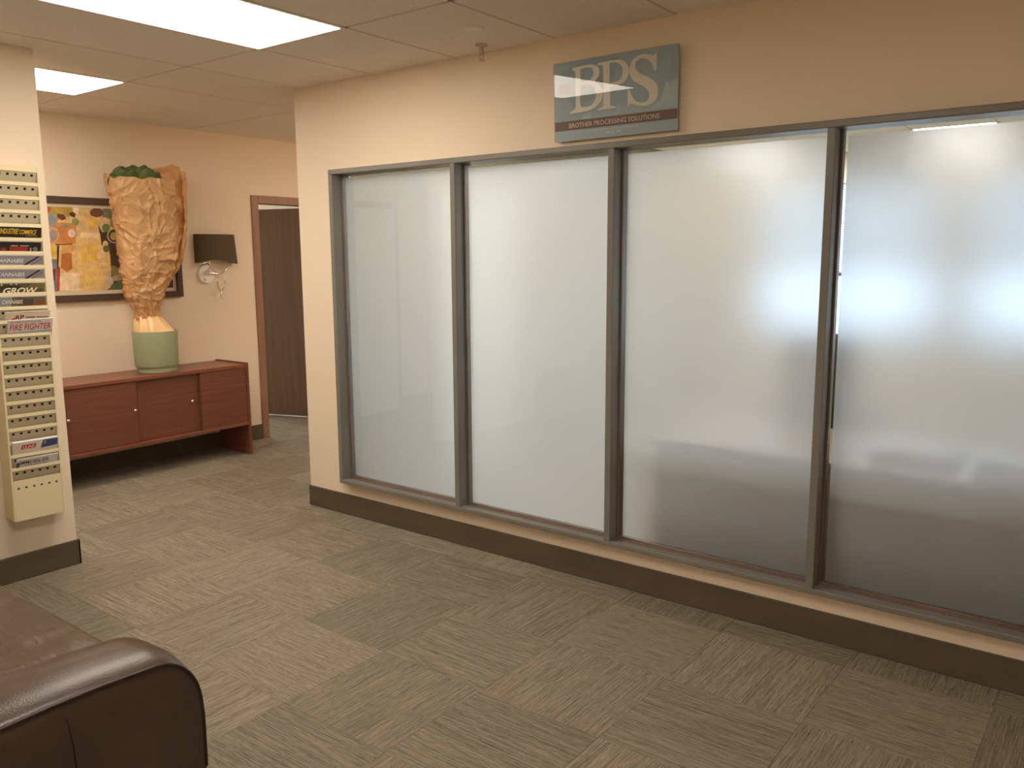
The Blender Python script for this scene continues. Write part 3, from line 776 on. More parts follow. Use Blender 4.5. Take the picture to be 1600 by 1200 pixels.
art = json.loads("""[[[180,150,70],[[-0.673,1.926],[-0.45,1.923],[-0.454,1.869],[-0.562,1.827],[-0.63,1.851],[-0.68,1.849]]],[[190,90,70],[[-0.674,1.92],[-0.593,1.917],[-0.608,1.881],[-0.631,1.873],[-0.678,1.872]]],[[205,135,75],[[-0.682,1.823],[-0.432,1.81],[-0.451,1.67],[-0.633,1.675],[-0.697,1.656]]],[[215,180,125],[[-0.422,1.93],[-0.335,1.934],[-0.281,1.753],[-0.437,1.75]]],[[235,215,185],[[-0.449,1.929],[-0.409,1.931],[-0.417,1.871],[-0.445,1.896]]],[[110,60,50],[[-0.557,1.879],[-0.513,1.868],[-0.499,1.842],[-0.529,1.831],[-0.56,1.853]]],[[85,60,45],[[-0.479,1.882],[-0.452,1.893],[-0.433,1.877],[-0.442,1.85],[-0.468,1.862]]],[[150,150,145],[[-0.558,1.833],[-0.56,1.821],[-0.565,1.809],[-0.572,1.798],[-0.58,1.79],[-0.588,1.785],[-0.598,1.783],[-0.607,1.785],[-0.615,1.79],[-0.621,1.797],[-0.626,1.807],[-0.628,1.819],[-0.629,1.831],[-0.626,1.844],[-0.622,1.856],[-0.615,1.866],[-0.607,1.874],[-0.599,1.879],[-0.589,1.881],[-0.58,1.88],[-0.572,1.875],[-0.566,1.868],[-0.561,1.858],[-0.558,1.846]]],[[215,165,115],[[-0.556,1.732],[-0.558,1.719],[-0.564,1.706],[-0.571,1.696],[-0.58,1.687],[-0.59,1.682],[-0.6,1.68],[-0.61,1.682],[-0.619,1.687],[-0.627,1.695],[-0.632,1.705],[-0.635,1.718],[-0.635,1.731],[-0.633,1.744],[-0.628,1.756],[-0.621,1.767],[-0.612,1.775],[-0.602,1.78],[-0.591,1.782],[-0.581,1.781],[-0.572,1.776],[-0.565,1.768],[-0.559,1.757],[-0.556,1.745]]],[[165,150,140],[[-0.567,1.728],[-0.569,1.718],[-0.573,1.709],[-0.579,1.7],[-0.586,1.694],[-0.594,1.69],[-0.603,1.689],[-0.611,1.69],[-0.618,1.694],[-0.624,1.7],[-0.629,1.708],[-0.631,1.717],[-0.631,1.728],[-0.629,1.738],[-0.625,1.747],[-0.62,1.755],[-0.612,1.762],[-0.604,1.766],[-0.596,1.767],[-0.588,1.766],[-0.58,1.762],[-0.574,1.756],[-0.57,1.748],[-0.567,1.739]]],[[140,150,85],[[-0.414,1.824],[-0.415,1.817],[-0.418,1.811],[-0.423,1.805],[-0.429,1.801],[-0.435,1.798],[-0.442,1.797],[-0.448,1.798],[-0.454,1.8],[-0.459,1.804],[-0.462,1.81],[-0.464,1.816],[-0.465,1.823],[-0.463,1.83],[-0.46,1.836],[-0.456,1.842],[-0.45,1.846],[-0.444,1.849],[-0.437,1.85],[-0.431,1.849],[-0.425,1.847],[-0.42,1.843],[-0.416,1.837],[-0.414,1.831]]],[[150,145,110],[[-0.545,1.801],[-0.473,1.799],[-0.468,1.78],[-0.54,1.781]]],[[228,205,185],[[-0.445,1.744],[-0.446,1.736],[-0.449,1.73],[-0.454,1.724],[-0.46,1.719],[-0.467,1.716],[-0.474,1.715],[-0.48,1.716],[-0.487,1.719],[-0.492,1.723],[-0.495,1.729],[-0.497,1.736],[-0.498,1.743],[-0.496,1.75],[-0.493,1.757],[-0.488,1.763],[-0.482,1.767],[-0.476,1.77],[-0.469,1.771],[-0.462,1.77],[-0.456,1.768],[-0.451,1.763],[-0.447,1.758],[-0.445,1.751]]],[[80,60,40],[[-0.588,1.669],[-0.471,1.671],[-0.471,1.665],[-0.589,1.659]]],[[125,125,95],[[-0.238,1.931],[-0.052,1.935],[-0.062,1.813],[-0.244,1.863]]],[[115,75,55],[[-0.234,1.894],[-0.237,1.885],[-0.242,1.877],[-0.251,1.87],[-0.261,1.865],[-0.273,1.861],[-0.286,1.859],[-0.298,1.86],[-0.31,1.863],[-0.319,1.868],[-0.326,1.874],[-0.33,1.882],[-0.331,1.89],[-0.329,1.899],[-0.324,1.907],[-0.315,1.914],[-0.305,1.919],[-0.293,1.923],[-0.28,1.925],[-0.268,1.924],[-0.256,1.921],[-0.247,1.916],[-0.24,1.91],[-0.235,1.902]]],[[78,62,46],[[-0.28,1.807],[-0.253,1.754],[-0.129,1.783],[-0.065,1.771],[0.353,1.779],[0.317,1.289],[-0.224,1.324],[-0.21,1.491],[-0.213,1.63],[-0.267,1.664]]],[[225,180,90],[[-0.277,1.827],[-0.28,1.816],[-0.284,1.807],[-0.291,1.798],[-0.3,1.792],[-0.31,1.788],[-0.321,1.786],[-0.331,1.787],[-0.34,1.791],[-0.348,1.797],[-0.354,1.805],[-0.357,1.814],[-0.357,1.824],[-0.355,1.835],[-0.35,1.844],[-0.343,1.852],[-0.335,1.859],[-0.325,1.863],[-0.314,1.865],[-0.304,1.864],[-0.295,1.86],[-0.287,1.854],[-0.281,1.846],[-0.278,1.837]]],[[165,140,90],[[-0.121,1.825],[-0.123,1.814],[-0.128,1.804],[-0.134,1.795],[-0.143,1.789],[-0.152,1.784],[-0.162,1.783],[-0.171,1.784],[-0.18,1.788],[-0.187,1.794],[-0.192,1.803],[-0.195,1.813],[-0.196,1.823],[-0.194,1.834],[-0.189,1.844],[-0.182,1.853],[-0.174,1.859],[-0.165,1.864],[-0.155,1.866],[-0.146,1.864],[-0.137,1.861],[-0.13,1.854],[-0.124,1.846],[-0.122,1.836]]],[[215,180,130],[[-0.19,1.82],[-0.192,1.809],[-0.197,1.798],[-0.204,1.789],[-0.214,1.783],[-0.224,1.778],[-0.235,1.776],[-0.246,1.778],[-0.256,1.782],[-0.264,1.788],[-0.27,1.797],[-0.273,1.807],[-0.274,1.818],[-0.272,1.829],[-0.267,1.839],[-0.259,1.848],[-0.25,1.855],[-0.24,1.859],[-0.229,1.861],[-0.218,1.86],[-0.208,1.856],[-0.2,1.85],[-0.194,1.841],[-0.19,1.831]]],[[105,125,72],[[-0.194,1.785],[-0.196,1.778],[-0.2,1.77],[-0.205,1.764],[-0.211,1.759],[-0.219,1.756],[-0.227,1.755],[-0.234,1.756],[-0.241,1.758],[-0.247,1.763],[-0.251,1.769],[-0.253,1.776],[-0.254,1.784],[-0.252,1.792],[-0.249,1.799],[-0.243,1.806],[-0.237,1.811],[-0.229,1.814],[-0.222,1.815],[-0.214,1.814],[-0.207,1.811],[-0.201,1.807],[-0.197,1.801],[-0.195,1.793]]],[[205,190,165],[[-0.108,1.732],[-0.111,1.718],[-0.118,1.704],[-0.128,1.693],[-0.14,1.684],[-0.154,1.679],[-0.169,1.677],[-0.183,1.679],[-0.196,1.684],[-0.207,1.692],[-0.215,1.703],[-0.219,1.716],[-0.22,1.73],[-0.217,1.744],[-0.211,1.757],[-0.201,1.768],[-0.189,1.777],[-0.175,1.783],[-0.16,1.785],[-0.146,1.783],[-0.133,1.778],[-0.122,1.77],[-0.114,1.759],[-0.109,1.746]]],[[80,60,45],[[-0.115,1.732],[-0.118,1.719],[-0.124,1.707],[-0.133,1.697],[-0.143,1.69],[-0.156,1.685],[-0.168,1.683],[-0.181,1.685],[-0.192,1.689],[-0.202,1.697],[-0.209,1.706],[-0.212,1.718],[-0.213,1.73],[-0.21,1.742],[-0.205,1.754],[-0.196,1.764],[-0.186,1.772],[-0.173,1.777],[-0.161,1.779],[-0.148,1.777],[-0.137,1.773],[-0.127,1.765],[-0.12,1.755],[-0.116,1.744]]],[[185,155,80],[[-0.141,1.728],[-0.143,1.72],[-0.146,1.713],[-0.151,1.707],[-0.158,1.702],[-0.165,1.699],[-0.172,1.698],[-0.18,1.699],[-0.186,1.702],[-0.192,1.707],[-0.196,1.712],[-0.198,1.719],[-0.198,1.727],[-0.197,1.734],[-0.193,1.741],[-0.188,1.748],[-0.182,1.752],[-0.175,1.755],[-0.168,1.756],[-0.16,1.756],[-0.154,1.753],[-0.148,1.748],[-0.144,1.742],[-0.141,1.735]]],[[226,188,124],[[-0.424,1.751],[-0.271,1.746],[-0.265,1.603],[-0.209,1.596],[-0.213,1.457],[-0.252,1.329],[-0.591,1.342],[-0.579,1.478],[-0.557,1.656],[-0.431,1.67]]],[[229,184,92],[[-0.411,1.664],[-0.301,1.671],[-0.308,1.548],[-0.422,1.536]]],[[234,208,168],[[-0.411,1.747],[-0.275,1.743],[-0.274,1.712],[-0.413,1.717]]],[[228,190,110],[[-0.412,1.495],[-0.301,1.5],[-0.311,1.383],[-0.428,1.38]]],[[190,115,60],[[-0.556,1.597],[-0.519,1.613],[-0.483,1.603],[-0.489,1.496],[-0.527,1.473],[-0.567,1.504]]],[[214,160,95],[[-0.551,1.656],[-0.445,1.665],[-0.469,1.617],[-0.556,1.597]]],[[236,208,170],[[-0.576,1.471],[-0.442,1.462],[-0.452,1.34],[-0.59,1.345]]],[[215,190,130],[[-0.217,1.668],[-0.219,1.662],[-0.221,1.656],[-0.225,1.651],[-0.23,1.647],[-0.235,1.644],[-0.241,1.643],[-0.246,1.644],[-0.251,1.647],[-0.255,1.65],[-0.258,1.656],[-0.259,1.662],[-0.26,1.668],[-0.258,1.674],[-0.256,1.68],[-0.252,1.685],[-0.247,1.689],[-0.242,1.692],[-0.237,1.693],[-0.231,1.692],[-0.226,1.69],[-0.222,1.686],[-0.219,1.681],[-0.218,1.675]]],[[110,105,65],[[-0.21,1.636],[-0.211,1.629],[-0.214,1.623],[-0.219,1.618],[-0.224,1.614],[-0.23,1.612],[-0.236,1.611],[-0.242,1.612],[-0.248,1.614],[-0.253,1.618],[-0.256,1.623],[-0.258,1.629],[-0.258,1.636],[-0.257,1.642],[-0.254,1.648],[-0.25,1.653],[-0.244,1.657],[-0.238,1.66],[-0.232,1.66],[-0.226,1.66],[-0.22,1.657],[-0.216,1.653],[-0.212,1.648],[-0.21,1.642]]],[[234,200,146],[[-0.247,1.592],[-0.248,1.585],[-0.252,1.578],[-0.257,1.572],[-0.264,1.567],[-0.271,1.564],[-0.279,1.564],[-0.286,1.565],[-0.293,1.568],[-0.299,1.572],[-0.303,1.578],[-0.305,1.585],[-0.306,1.593],[-0.304,1.6],[-0.301,1.607],[-0.295,1.613],[-0.289,1.617],[-0.282,1.62],[-0.274,1.621],[-0.266,1.62],[-0.26,1.617],[-0.254,1.613],[-0.25,1.607],[-0.247,1.6]]],[[225,185,85],[[-0.696,1.669],[-0.576,1.659],[-0.589,1.59],[-0.629,1.571],[-0.705,1.565]]],[[130,125,125],[[-0.705,1.571],[-0.585,1.564],[-0.604,1.342],[-0.724,1.347]]],[[180,70,55],[[-0.59,1.511],[-0.57,1.511],[-0.59,1.345],[-0.605,1.345]]],[[120,60,50],[[-0.622,1.498],[-0.603,1.498],[-0.613,1.419],[-0.627,1.406]]],[[70,55,55],[[-0.58,1.656],[-0.563,1.659],[-0.584,1.498],[-0.593,1.498]]],[[132,117,68],[[-0.208,1.519],[-0.152,1.498],[-0.134,1.448],[-0.207,1.443]]],[[168,152,118],[[-0.215,1.436],[-0.134,1.455],[-0.116,1.405],[-0.218,1.401]]],[[196,176,146],[[-0.21,1.453],[-0.212,1.447],[-0.215,1.441],[-0.219,1.437],[-0.224,1.433],[-0.23,1.431],[-0.237,1.43],[-0.243,1.431],[-0.248,1.434],[-0.253,1.437],[-0.256,1.442],[-0.258,1.448],[-0.259,1.454],[-0.257,1.46],[-0.255,1.466],[-0.25,1.471],[-0.245,1.474],[-0.239,1.477],[-0.233,1.477],[-0.227,1.476],[-0.221,1.474],[-0.216,1.47],[-0.213,1.465],[-0.211,1.459]]],[[200,178,148],[[-0.201,1.397],[-0.202,1.389],[-0.206,1.381],[-0.212,1.375],[-0.219,1.37],[-0.228,1.367],[-0.236,1.366],[-0.244,1.367],[-0.252,1.371],[-0.258,1.376],[-0.263,1.383],[-0.266,1.391],[-0.266,1.399],[-0.264,1.407],[-0.26,1.415],[-0.255,1.421],[-0.248,1.426],[-0.239,1.429],[-0.231,1.43],[-0.223,1.429],[-0.215,1.425],[-0.208,1.42],[-0.204,1.413],[-0.201,1.405]]],[[95,105,70],[[-0.259,1.329],[-0.152,1.406],[-0.103,1.376],[0.006,1.344],[0.004,1.319]]],[[200,170,100],[[-0.125,1.602],[-0.126,1.597],[-0.128,1.593],[-0.132,1.589],[-0.136,1.585],[-0.14,1.583],[-0.145,1.583],[-0.15,1.584],[-0.155,1.586],[-0.158,1.589],[-0.161,1.593],[-0.162,1.597],[-0.163,1.602],[-0.162,1.607],[-0.159,1.612],[-0.156,1.616],[-0.152,1.619],[-0.147,1.621],[-0.142,1.622],[-0.137,1.621],[-0.133,1.619],[-0.129,1.616],[-0.127,1.612],[-0.125,1.607]]]]""")
pol = [((222, 186, 132), [(c0, e0), (c1, e0), (c1, e1), (c0, e1)]), ((152, 120, 84), [(c0, e0), (-.75, e0), (-.72, 1.7), (c0, 1.8)])]
cl_ = lambda p: (min(max(p[0], c0), c1), min(max(p[1], e0), e1))
pol += [(c_, [cl_(p) for p in pts]) for c_, pts in art]
o = ink_mesh('painting', pol, PAINT, pf, lambda u, v, w_: (.0115+w_, u-(fy0+fy1)/2, v-fz0), .00006)

# ------------------------------------------------------------------ wall sconce
sx = XB+.002
ws = empty('wall_sconce', (sx, .60, 1.44), 'wall lamp with a black shade and chrome leaf-shaped wire bracket', 'lamp')
ya, yb = .470, .845
bm = bmesh.new(); rows = []
NB = 40
for layer in range(2):
    for j in range(13):
        row = []
        for i in range(NB+1):
            t = i/NB; f = j/12
            zb_ = 1.528+.022*sin(pi*min(1, t/.72))*(1 if t < .72 else 0)-.016*max(0, (t-.62)/.38)
            if t > .94: zb_ += .03*((t-.94)/.06)**2
            y = ya+(yb-.012-ya)*t+.020*(1-f)*t*t
            bow = .085*math.sqrt(max(0, 1-(2*t-1)**2))+.012
            x = sx+bow-(.003 if layer else 0)
            row.append(bm.verts.new((x, y, zb_+(1.752-zb_)*f)))
        rows.append(row)
for L_ in (rows[:13], rows[13:]):
    for a, b in zip(L_, L_[1:]):
        for i in range(NB): bm.faces.new((a[i], a[i+1], b[i+1], b[i]))
def strip(r1, r2):
    for i in range(NB): bm.faces.new((r1[i], r1[i+1], r2[i+1], r2[i]))
strip(rows[0], rows[13]); strip(rows[12], rows[25])
for e in (0, NB):
    for j in range(12): bm.faces.new((rows[j][e], rows[j+1][e], rows[14+j][e], rows[13+j][e]))
o = fin('lamp_shade', bm, SHADE, ws); smooth_by_angle(o, 50)
bm = bmesh.new(); tube(bm, [(sx+.02+.07*math.sqrt(max(0, 1-(2*t-1)**2)), ya+.02+(yb-ya-.05)*t, 1.748) for t in [k/16 for k in range(17)]], .0035, 6)
fin('shade_ring', bm, CHROME, ws, True)
bm = bmesh.new(); lathe(bm, [(.077, 0), (.077, .012), (.070, .020), (.02, .024)], n=40)
bmesh.ops.rotate(bm, verts=bm.verts, cent=(0, 0, 0), matrix=Matrix.Rotation(pi/2, 3, 'Y'))
bmesh.ops.translate(bm, verts=bm.verts, vec=(sx, .568, 1.436)); o = fin('wall_plate', bm, PALE_PLATE, ws); smooth_by_angle(o, 30)
def wire(pts, r=.0045):
    P = [Vector(p) for p in pts]; out = []
    for i in range(len(P)-1):
        p0, p1, p2, p3 = P[max(i-1, 0)], P[i], P[i+1], P[min(i+2, len(P)-1)]
        for k in range(6):
            t = k/6
            out.append(.5*((2*p1)+(p2-p0)*t+(2*p0-5*p1+4*p2-p3)*t*t+(3*p1-p0-3*p2+p3)*t**3))
    out.append(P[-1])
    bm = bmesh.new(); tube(bm, out, lambda t: r*(.55+.9*sin(pi*min(1, max(.05, t)))), 8); fin('wire_leaf', bm, CHROME, ws, True)
X = sx+.045
wire([(X, .575, 1.545), (X+.004, .582, 1.50), (X, .61, 1.465), (X, .65, 1.437), (X, .672, 1.430)])
wire([(X, .592, 1.497), (X, .560, 1.465), (X, .520, 1.445), (X, .505, 1.440)])
wire([(X, .505, 1.440), (X+.004, .57, 1.443), (X, .64, 1.437), (X, .672, 1.430)])
wire([(X, .475, 1.520), (X+.005, .51, 1.522), (X, .552, 1.532), (X, .575, 1.545)], .006)
wire([(X, .672, 1.430), (X+.004, .70, 1.455), (X, .735, 1.480), (X, .752, 1.525)], .005)
wire([(X, .672, 1.430), (X+.004, .640, 1.385), (X, .648, 1.330), (X, .672, 1.285)], .0045)
wire([(X, .695, 1.405), (X+.004, .706, 1.375), (X, .703, 1.340), (X, .672, 1.285), (X, .668, 1.25), (X, .675, 1.232)], .0045)
wire([(X, .52, 1.415), (X-.002, .528, 1.395), (X-.01, .538, 1.382)], .004)
bm = bmesh.new(); tube(bm, [(sx+.02, .568, 1.44), (X, .60, 1.445)], .006)
fin('arm', bm, CHROME, ws, True)
bm = bmesh.new(); tube(bm, [(X, .575, 1.54), (sx+.05, .62, 1.60)], .006)
fin('arm', bm, CHROME, ws, True)

# ------------------------------------------------------------------ magazine rack on the left wall
RY, RZ, RH, RD, RW = -1.607, .323, 1.676, .100, .118
rk = empty('magazine_rack', (XP+.0015, RY, RZ), 'tall cream metal magazine rack of many pockets on the left wall', 'magazine rack')
rk.rotation_euler.x = -.011
PITCH = .0638; S18, C18 = sin(R(18)), cos(R(18))
def rb(name, x0, x1, y0, y1, z0, z1, m, bev=.0015):
    bm = bmesh.new(); box(bm, x0, x1, y0, y1, z0, z1, bev); return fin(name, bm, m, rk, local=True)
rb('side_panel', 0, RD, -RW, -RW+.009, 0, RH, RACK); rb('side_panel', 0, RD, RW-.009, RW, 0, RH, RACK)
rb('back_panel', 0, .003, -RW+.009, RW-.009, 0, RH, RACK_P)
zb = lambda k: 1.925-PITCH*(k-1)-RZ
NP = 23
def plate(bm, ztop, length=.27):
    """slanted pocket plate with a row of six square holes"""
    wI = RW-.0095; hw = .0058
    holes = [-.0875+.035*i for i in range(6)]
    def P(y, s): return (RD-.003-S18*s, y, ztop-C18*s)
    ys = [-wI]+[v for h in holes for v in (h-hw, h+hw)]+[wI]
    for s0, s1, skip in ((0, .009, False), (.009, .0205, True), (.0205, length, False)):
        for q in range(len(ys)-1):
            if skip and q % 2 == 1: continue
            if not skip and q: continue
            A_, B_ = (ys[q], ys[q+1]) if skip else (-wI, wI)
            bm.faces.new([bm.verts.new(P(*v)) for v in ((A_, s0), (B_, s0), (B_, s1), (A_, s1))])
for k in range(0, NP):
    bm = bmesh.new()
    zt_ = zb(k) if k else RH
    if k: box(bm, RD-.0035, RD, -RW+.009, RW-.009, zb(k)-.0165, zb(k))
    else: box(bm, RD-.0035, RD, -RW+.009, RW-.009, zb(1)+.047, RH); box(bm, .003, RD-.0035, -RW+.009, RW-.009, RH-.004, RH)
    me_o = fin('pocket_front' if k else 'top_rail', bm, RACK, rk, local=True)
    ztp = (zb(k)-.0165) if k else zb(1)+.047
    bm = bmesh.new(); B_ = lambda y, s_: (RD-.0044-S18*s_, y, ztp-C18*s_)
    bm.faces.new([bm.verts.new(B_(*v)) for v in ((-RW+.010, .006), (RW-.010, .006), (RW-.010, .024), (-RW+.010, .024))])
    fin('hole_shade', bm, DARK, me_o, local=True, fixn=False)  # dark strip standing in for the shade seen through the holes
    bm = bmesh.new(); plate(bm, (zb(k)-.0165) if k else zb(1)+.047, min(.27, ((zb(k)-.0165 if k else 1.6)-.01)/C18)); fin('pocket_plate', bm, RACK_P, me_o, local=True, fixn=False)
# lowest front panel with its row of square holes
bm = bmesh.new(); zt_ = zb(NP); wI = RW-.009; hw = .0052
holes = [-.0875+.035*i for i in range(6)]; zh = .160
box(bm, RD-.0035, RD, -wI, wI, 0, zh-hw); box(bm, RD-.0035, RD, -wI, wI, zh+hw, zt_)
ys = [-wI]+[v for h in holes for v in (h-hw, h+hw)]+[wI]
for q in range(0, len(ys), 2): box(bm, RD-.0035, RD, ys[q], ys[q+1], zh-hw, zh+hw)
fin('bottom_panel', bm, RACK, rk, local=True)
rb('bottom_plate', .003, RD-.0035, -wI, wI, 0, .003, RACK)
bm = bmesh.new(); box(bm, .088, .090, -wI, wI, .01, zt_-.04); fin('hole_shade_panel', bm, DARK, rk, local=True)  # dark sheet painting the shade behind the lowest row of holes

bpy.context.view_layer.update()
RM = Matrix.Translation(rk.location) @ rk.rotation_euler.to_matrix().to_4x4()
TILT = Matrix(((0, S18, C18, 0), (1, 0, 0, 0), (0, C18, -S18, 0), (0, 0, 0, 1)))   # columns: across, up the cover, out of the cover
def magazine(k, cover, texts, label, thick=.004, width=.208, h=.235, fwd=False, lift=0, dy=0, marks=(), lean=0):
    """a magazine in pocket k; its local frame is x across, y up, z out of the cover, origin at the middle of the top edge"""
    ztop = zb(k)+.047
    n = Vector((C18, 0, -S18)); up = Vector((S18, 0, C18))
    base = Vector((RD-.003, dy, ztop))+n*((.0175-thick) if fwd else .0012)+up*(lift-.002)
    m = empty('magazine', (0, 0, 0), label, 'magazine', 'magazines in the wall rack')
    m.matrix_world = RM @ Matrix.Translation(base) @ TILT @ Matrix.Rotation(lean, 4, 'Z')
    bm = bmesh.new(); box(bm, -width/2, width/2, -h, 0, .0004, thick-.0004); fin('pages', bm, PAPERW, m, local=True)
    cm = [(cover, [(-width/2, -h), (width/2, -h), (width/2, 0), (-width/2, 0)])]
    for mk_ in marks: cm.append(mk_)
    bm = bmesh.new(); box(bm, -width/2, width/2, -h, 0, 0, .0004); box(bm, -width/2, width/2, -h, 0, thick-.0004, thick)
    fin('cover', bm, PAPERW, m, local=True)
    ink_mesh('cover_print', cm, INK_GLOSS, m, lambda u, v, w_: (u, v, thick+.0001+w_), .00005)
    for (s, u0, u1, v0, v1, col, sh, bo) in texts:
        bm = fit_text(s, u0, u1, v0, v1, thick+.0012, sh, bo)
        mt = TXT.setdefault(col, mat('ink_%d_%d_%d' % col, col, .4, .3))
        fin('lettering', bm, mt, m, local=True, fixn=False)
    return m
TXT = {}
W2 = .104
def disc(u, v, r, col, n=14): return (col, [(u+r*cos(2*pi*i/n), v+r*sin(2*pi*i/n)) for i in range(n)])
magazine(5, (54, 40, 34), [('INDUSTRIE', -.075, .0, -.034, -.008, (226, 190, 60), 0, .01), ('&', .001, .006, -.018, -.008, (226, 190, 60), 0, 0), ('COMMERCE', .007, .082, -.034, -.012, (222, 186, 58), .35, .01)],
         'dark brown magazine with yellow title sticking out, topmost of the rack', .005, fwd=True, lift=.008, marks=[((150, 120, 70), [(.035, -.042), (.085, -.042), (.085, -.039), (.035, -.039)])])
leafp = []
for i in range(14):
    a = pi*i/13; r = .022 if i % 2 == 0 else .007
    leafp.append((-.060+r*cos(a), -.043+r*sin(a)))
magazine(6, (48, 42, 38), [('X', .052, .062, -.045, -.028, (225, 215, 205), 0, 0)], 'blackish magazine with a red leaf and red block title, second from the top',
         marks=[((170, 62, 50), leafp+[(-.060, -.046)]), ((150, 56, 46), [(-.035, -.046), (.045, -.046), (.045, -.024), (-.035, -.024)]),
                ((196, 186, 170), [(-.030, -.021), (.0, -.021), (.0, -.018), (-.030, -.018)]), ((196, 186, 170), [(.010, -.021), (.048, -.021), (.048, -.018), (.010, -.018)]),
                disc(.078, -.034, .011, (110, 112, 124))])
def bars(c2=(70, 60, 52)):
    return [((168, 160, 156), [(-W2, -.235), (W2, -.235), (W2, -.04), (-W2, -.04)]), (c2, [(.012, -.05), (.030, -.05), (.094, -.004), (.080, -.004)]), ((96, 88, 80), [(.045, -.05), (.052, -.05), (.1, -.016), (.1, -.012)]),
            ((150, 146, 146), [(-.095, -.010), (-.05, -.010), (-.05, -.008), (-.095, -.008)])]
for k, l in ((7, 'grey magazine with white title and dark diagonal bar, directly above its twin'), (8, 'grey magazine with white title and dark diagonal bar, directly below its twin')):
    magazine(k, (140, 136, 144), [('CANNABIS', -.100, .020, -.034, -.015, (226, 220, 212), .18, .008)], l, marks=bars())
magazine(9, (96, 88, 62), [('GROW', -.078, .074, -.052, -.022, (236, 226, 200), .25, .03)], 'olive dark magazine with huge pale slanted title letters cut by the pocket edge',
         marks=[((72, 62, 44), [(-W2, -.05), (-.03, -.05), (.0, -.012), (-W2, -.006)]), ((120, 108, 70), [(.03, -.02), (W2, -.03), (W2, 0), (.05, 0)]), disc(-.045, -.006, .003, (230, 222, 200)), disc(-.022, -.006, .003, (230, 222, 200)),
                disc(-.085, -.008, .004, (230, 210, 160))])
magazine(10, (112, 100, 84), [('CANNABIS', -.088, .002, -.034, -.014, (236, 230, 214), .15, .006)], 'magazine with white title, cover fading from pale blue to brown',
         marks=[((142, 150, 152), [(-W2, -.235), (-.055, -.235), (-.045, 0), (-W2, 0)]), ((88, 76, 62), [(-.02, -.235), (.05, -.235), (.05, -.012), (-.02, -.006)]), ((132, 88, 58), [(.06, -.235), (W2, -.235), (W2, -.015), (.06, -.018)]),
                ((120, 92, 72), [(-.02, -.040), (.0, -.040), (.0, -.037), (-.02, -.037)])])
magazine(11, (206, 186, 162), [('RP', -.058, -.018, -.038, -.016, (120, 56, 48), .1, .03)], 'cream magazine with short red and black title just above the red lettered one', .004, width=.198, fwd=True, lift=-.002, dy=.016, lean=.02,
         marks=[((196, 140, 96), [(-.03, -.004), (.05, -.008), (.0, -.001)]), ((108, 96, 90), [(-.01, -.032), (.03, -.034), (.03, -.027), (-.01, -.025)]), ((108, 96, 90), [(.036, -.034), (.09, -.036), (.09, -.030), (.036, -.028)]), ((170, 60, 48), [(-.075, -.038), (-.06, -.038), (-.06, -.026)])])
magazine(12, (208, 196, 188), [('INTERNATIONAL', -.090, .050, -.016, -.007, (100, 84, 80), .1, 0), ('FIRE FIGHTER', -.092, .092, -.052, -.021, (176, 52, 46), .15, .008)],
         'pale magazine with large red two word title leaning out of the rack', .006, width=.200, fwd=True, lift=.026, dy=.020, lean=.015,
         marks=[((150, 156, 164), [(-.1, -.235), (.1, -.235), (.1, -.058), (-.1, -.062)]), ((206, 200, 190), [(.05, -.008), (.09, -.006), (.09, -.004), (.05, -.005)])])
magazine(21, (222, 208, 186), [('ULINE', -.058, -.006, -.036, -.020, (244, 232, 214), .1, .004), ('2', .036, .048, -.024, -.008, (210, 170, 90), 0, .03)],
         'thick cream catalogue with red title box and blue right corner', .0145, width=.204, fwd=True, lift=.020,
         marks=[((190, 52, 44), [(-.066, -.039), (-.002, -.039), (.002, -.016), (-.062, -.016)]), ((66, 80, 132), [(.024, -.046), (.102, -.040), (.102, -.004), (.032, -.004)])])
magazine(22, (206, 198, 188), [('IMMOBILIER', -.082, .052, -.030, -.012, (56, 58, 74), .15, .006), ('COMMERCIAL', -.075, .050, -.042, -.036, (70, 68, 72), .1, 0)],
         'pale magazine with dark slanted title under the thick catalogue', .004, width=.190, h=.14, fwd=True, lift=.001, dy=.004,
         marks=[((76, 78, 88), [(-.095, -.046), (-.082, -.046), (-.080, -.018), (-.095, -.018)])])

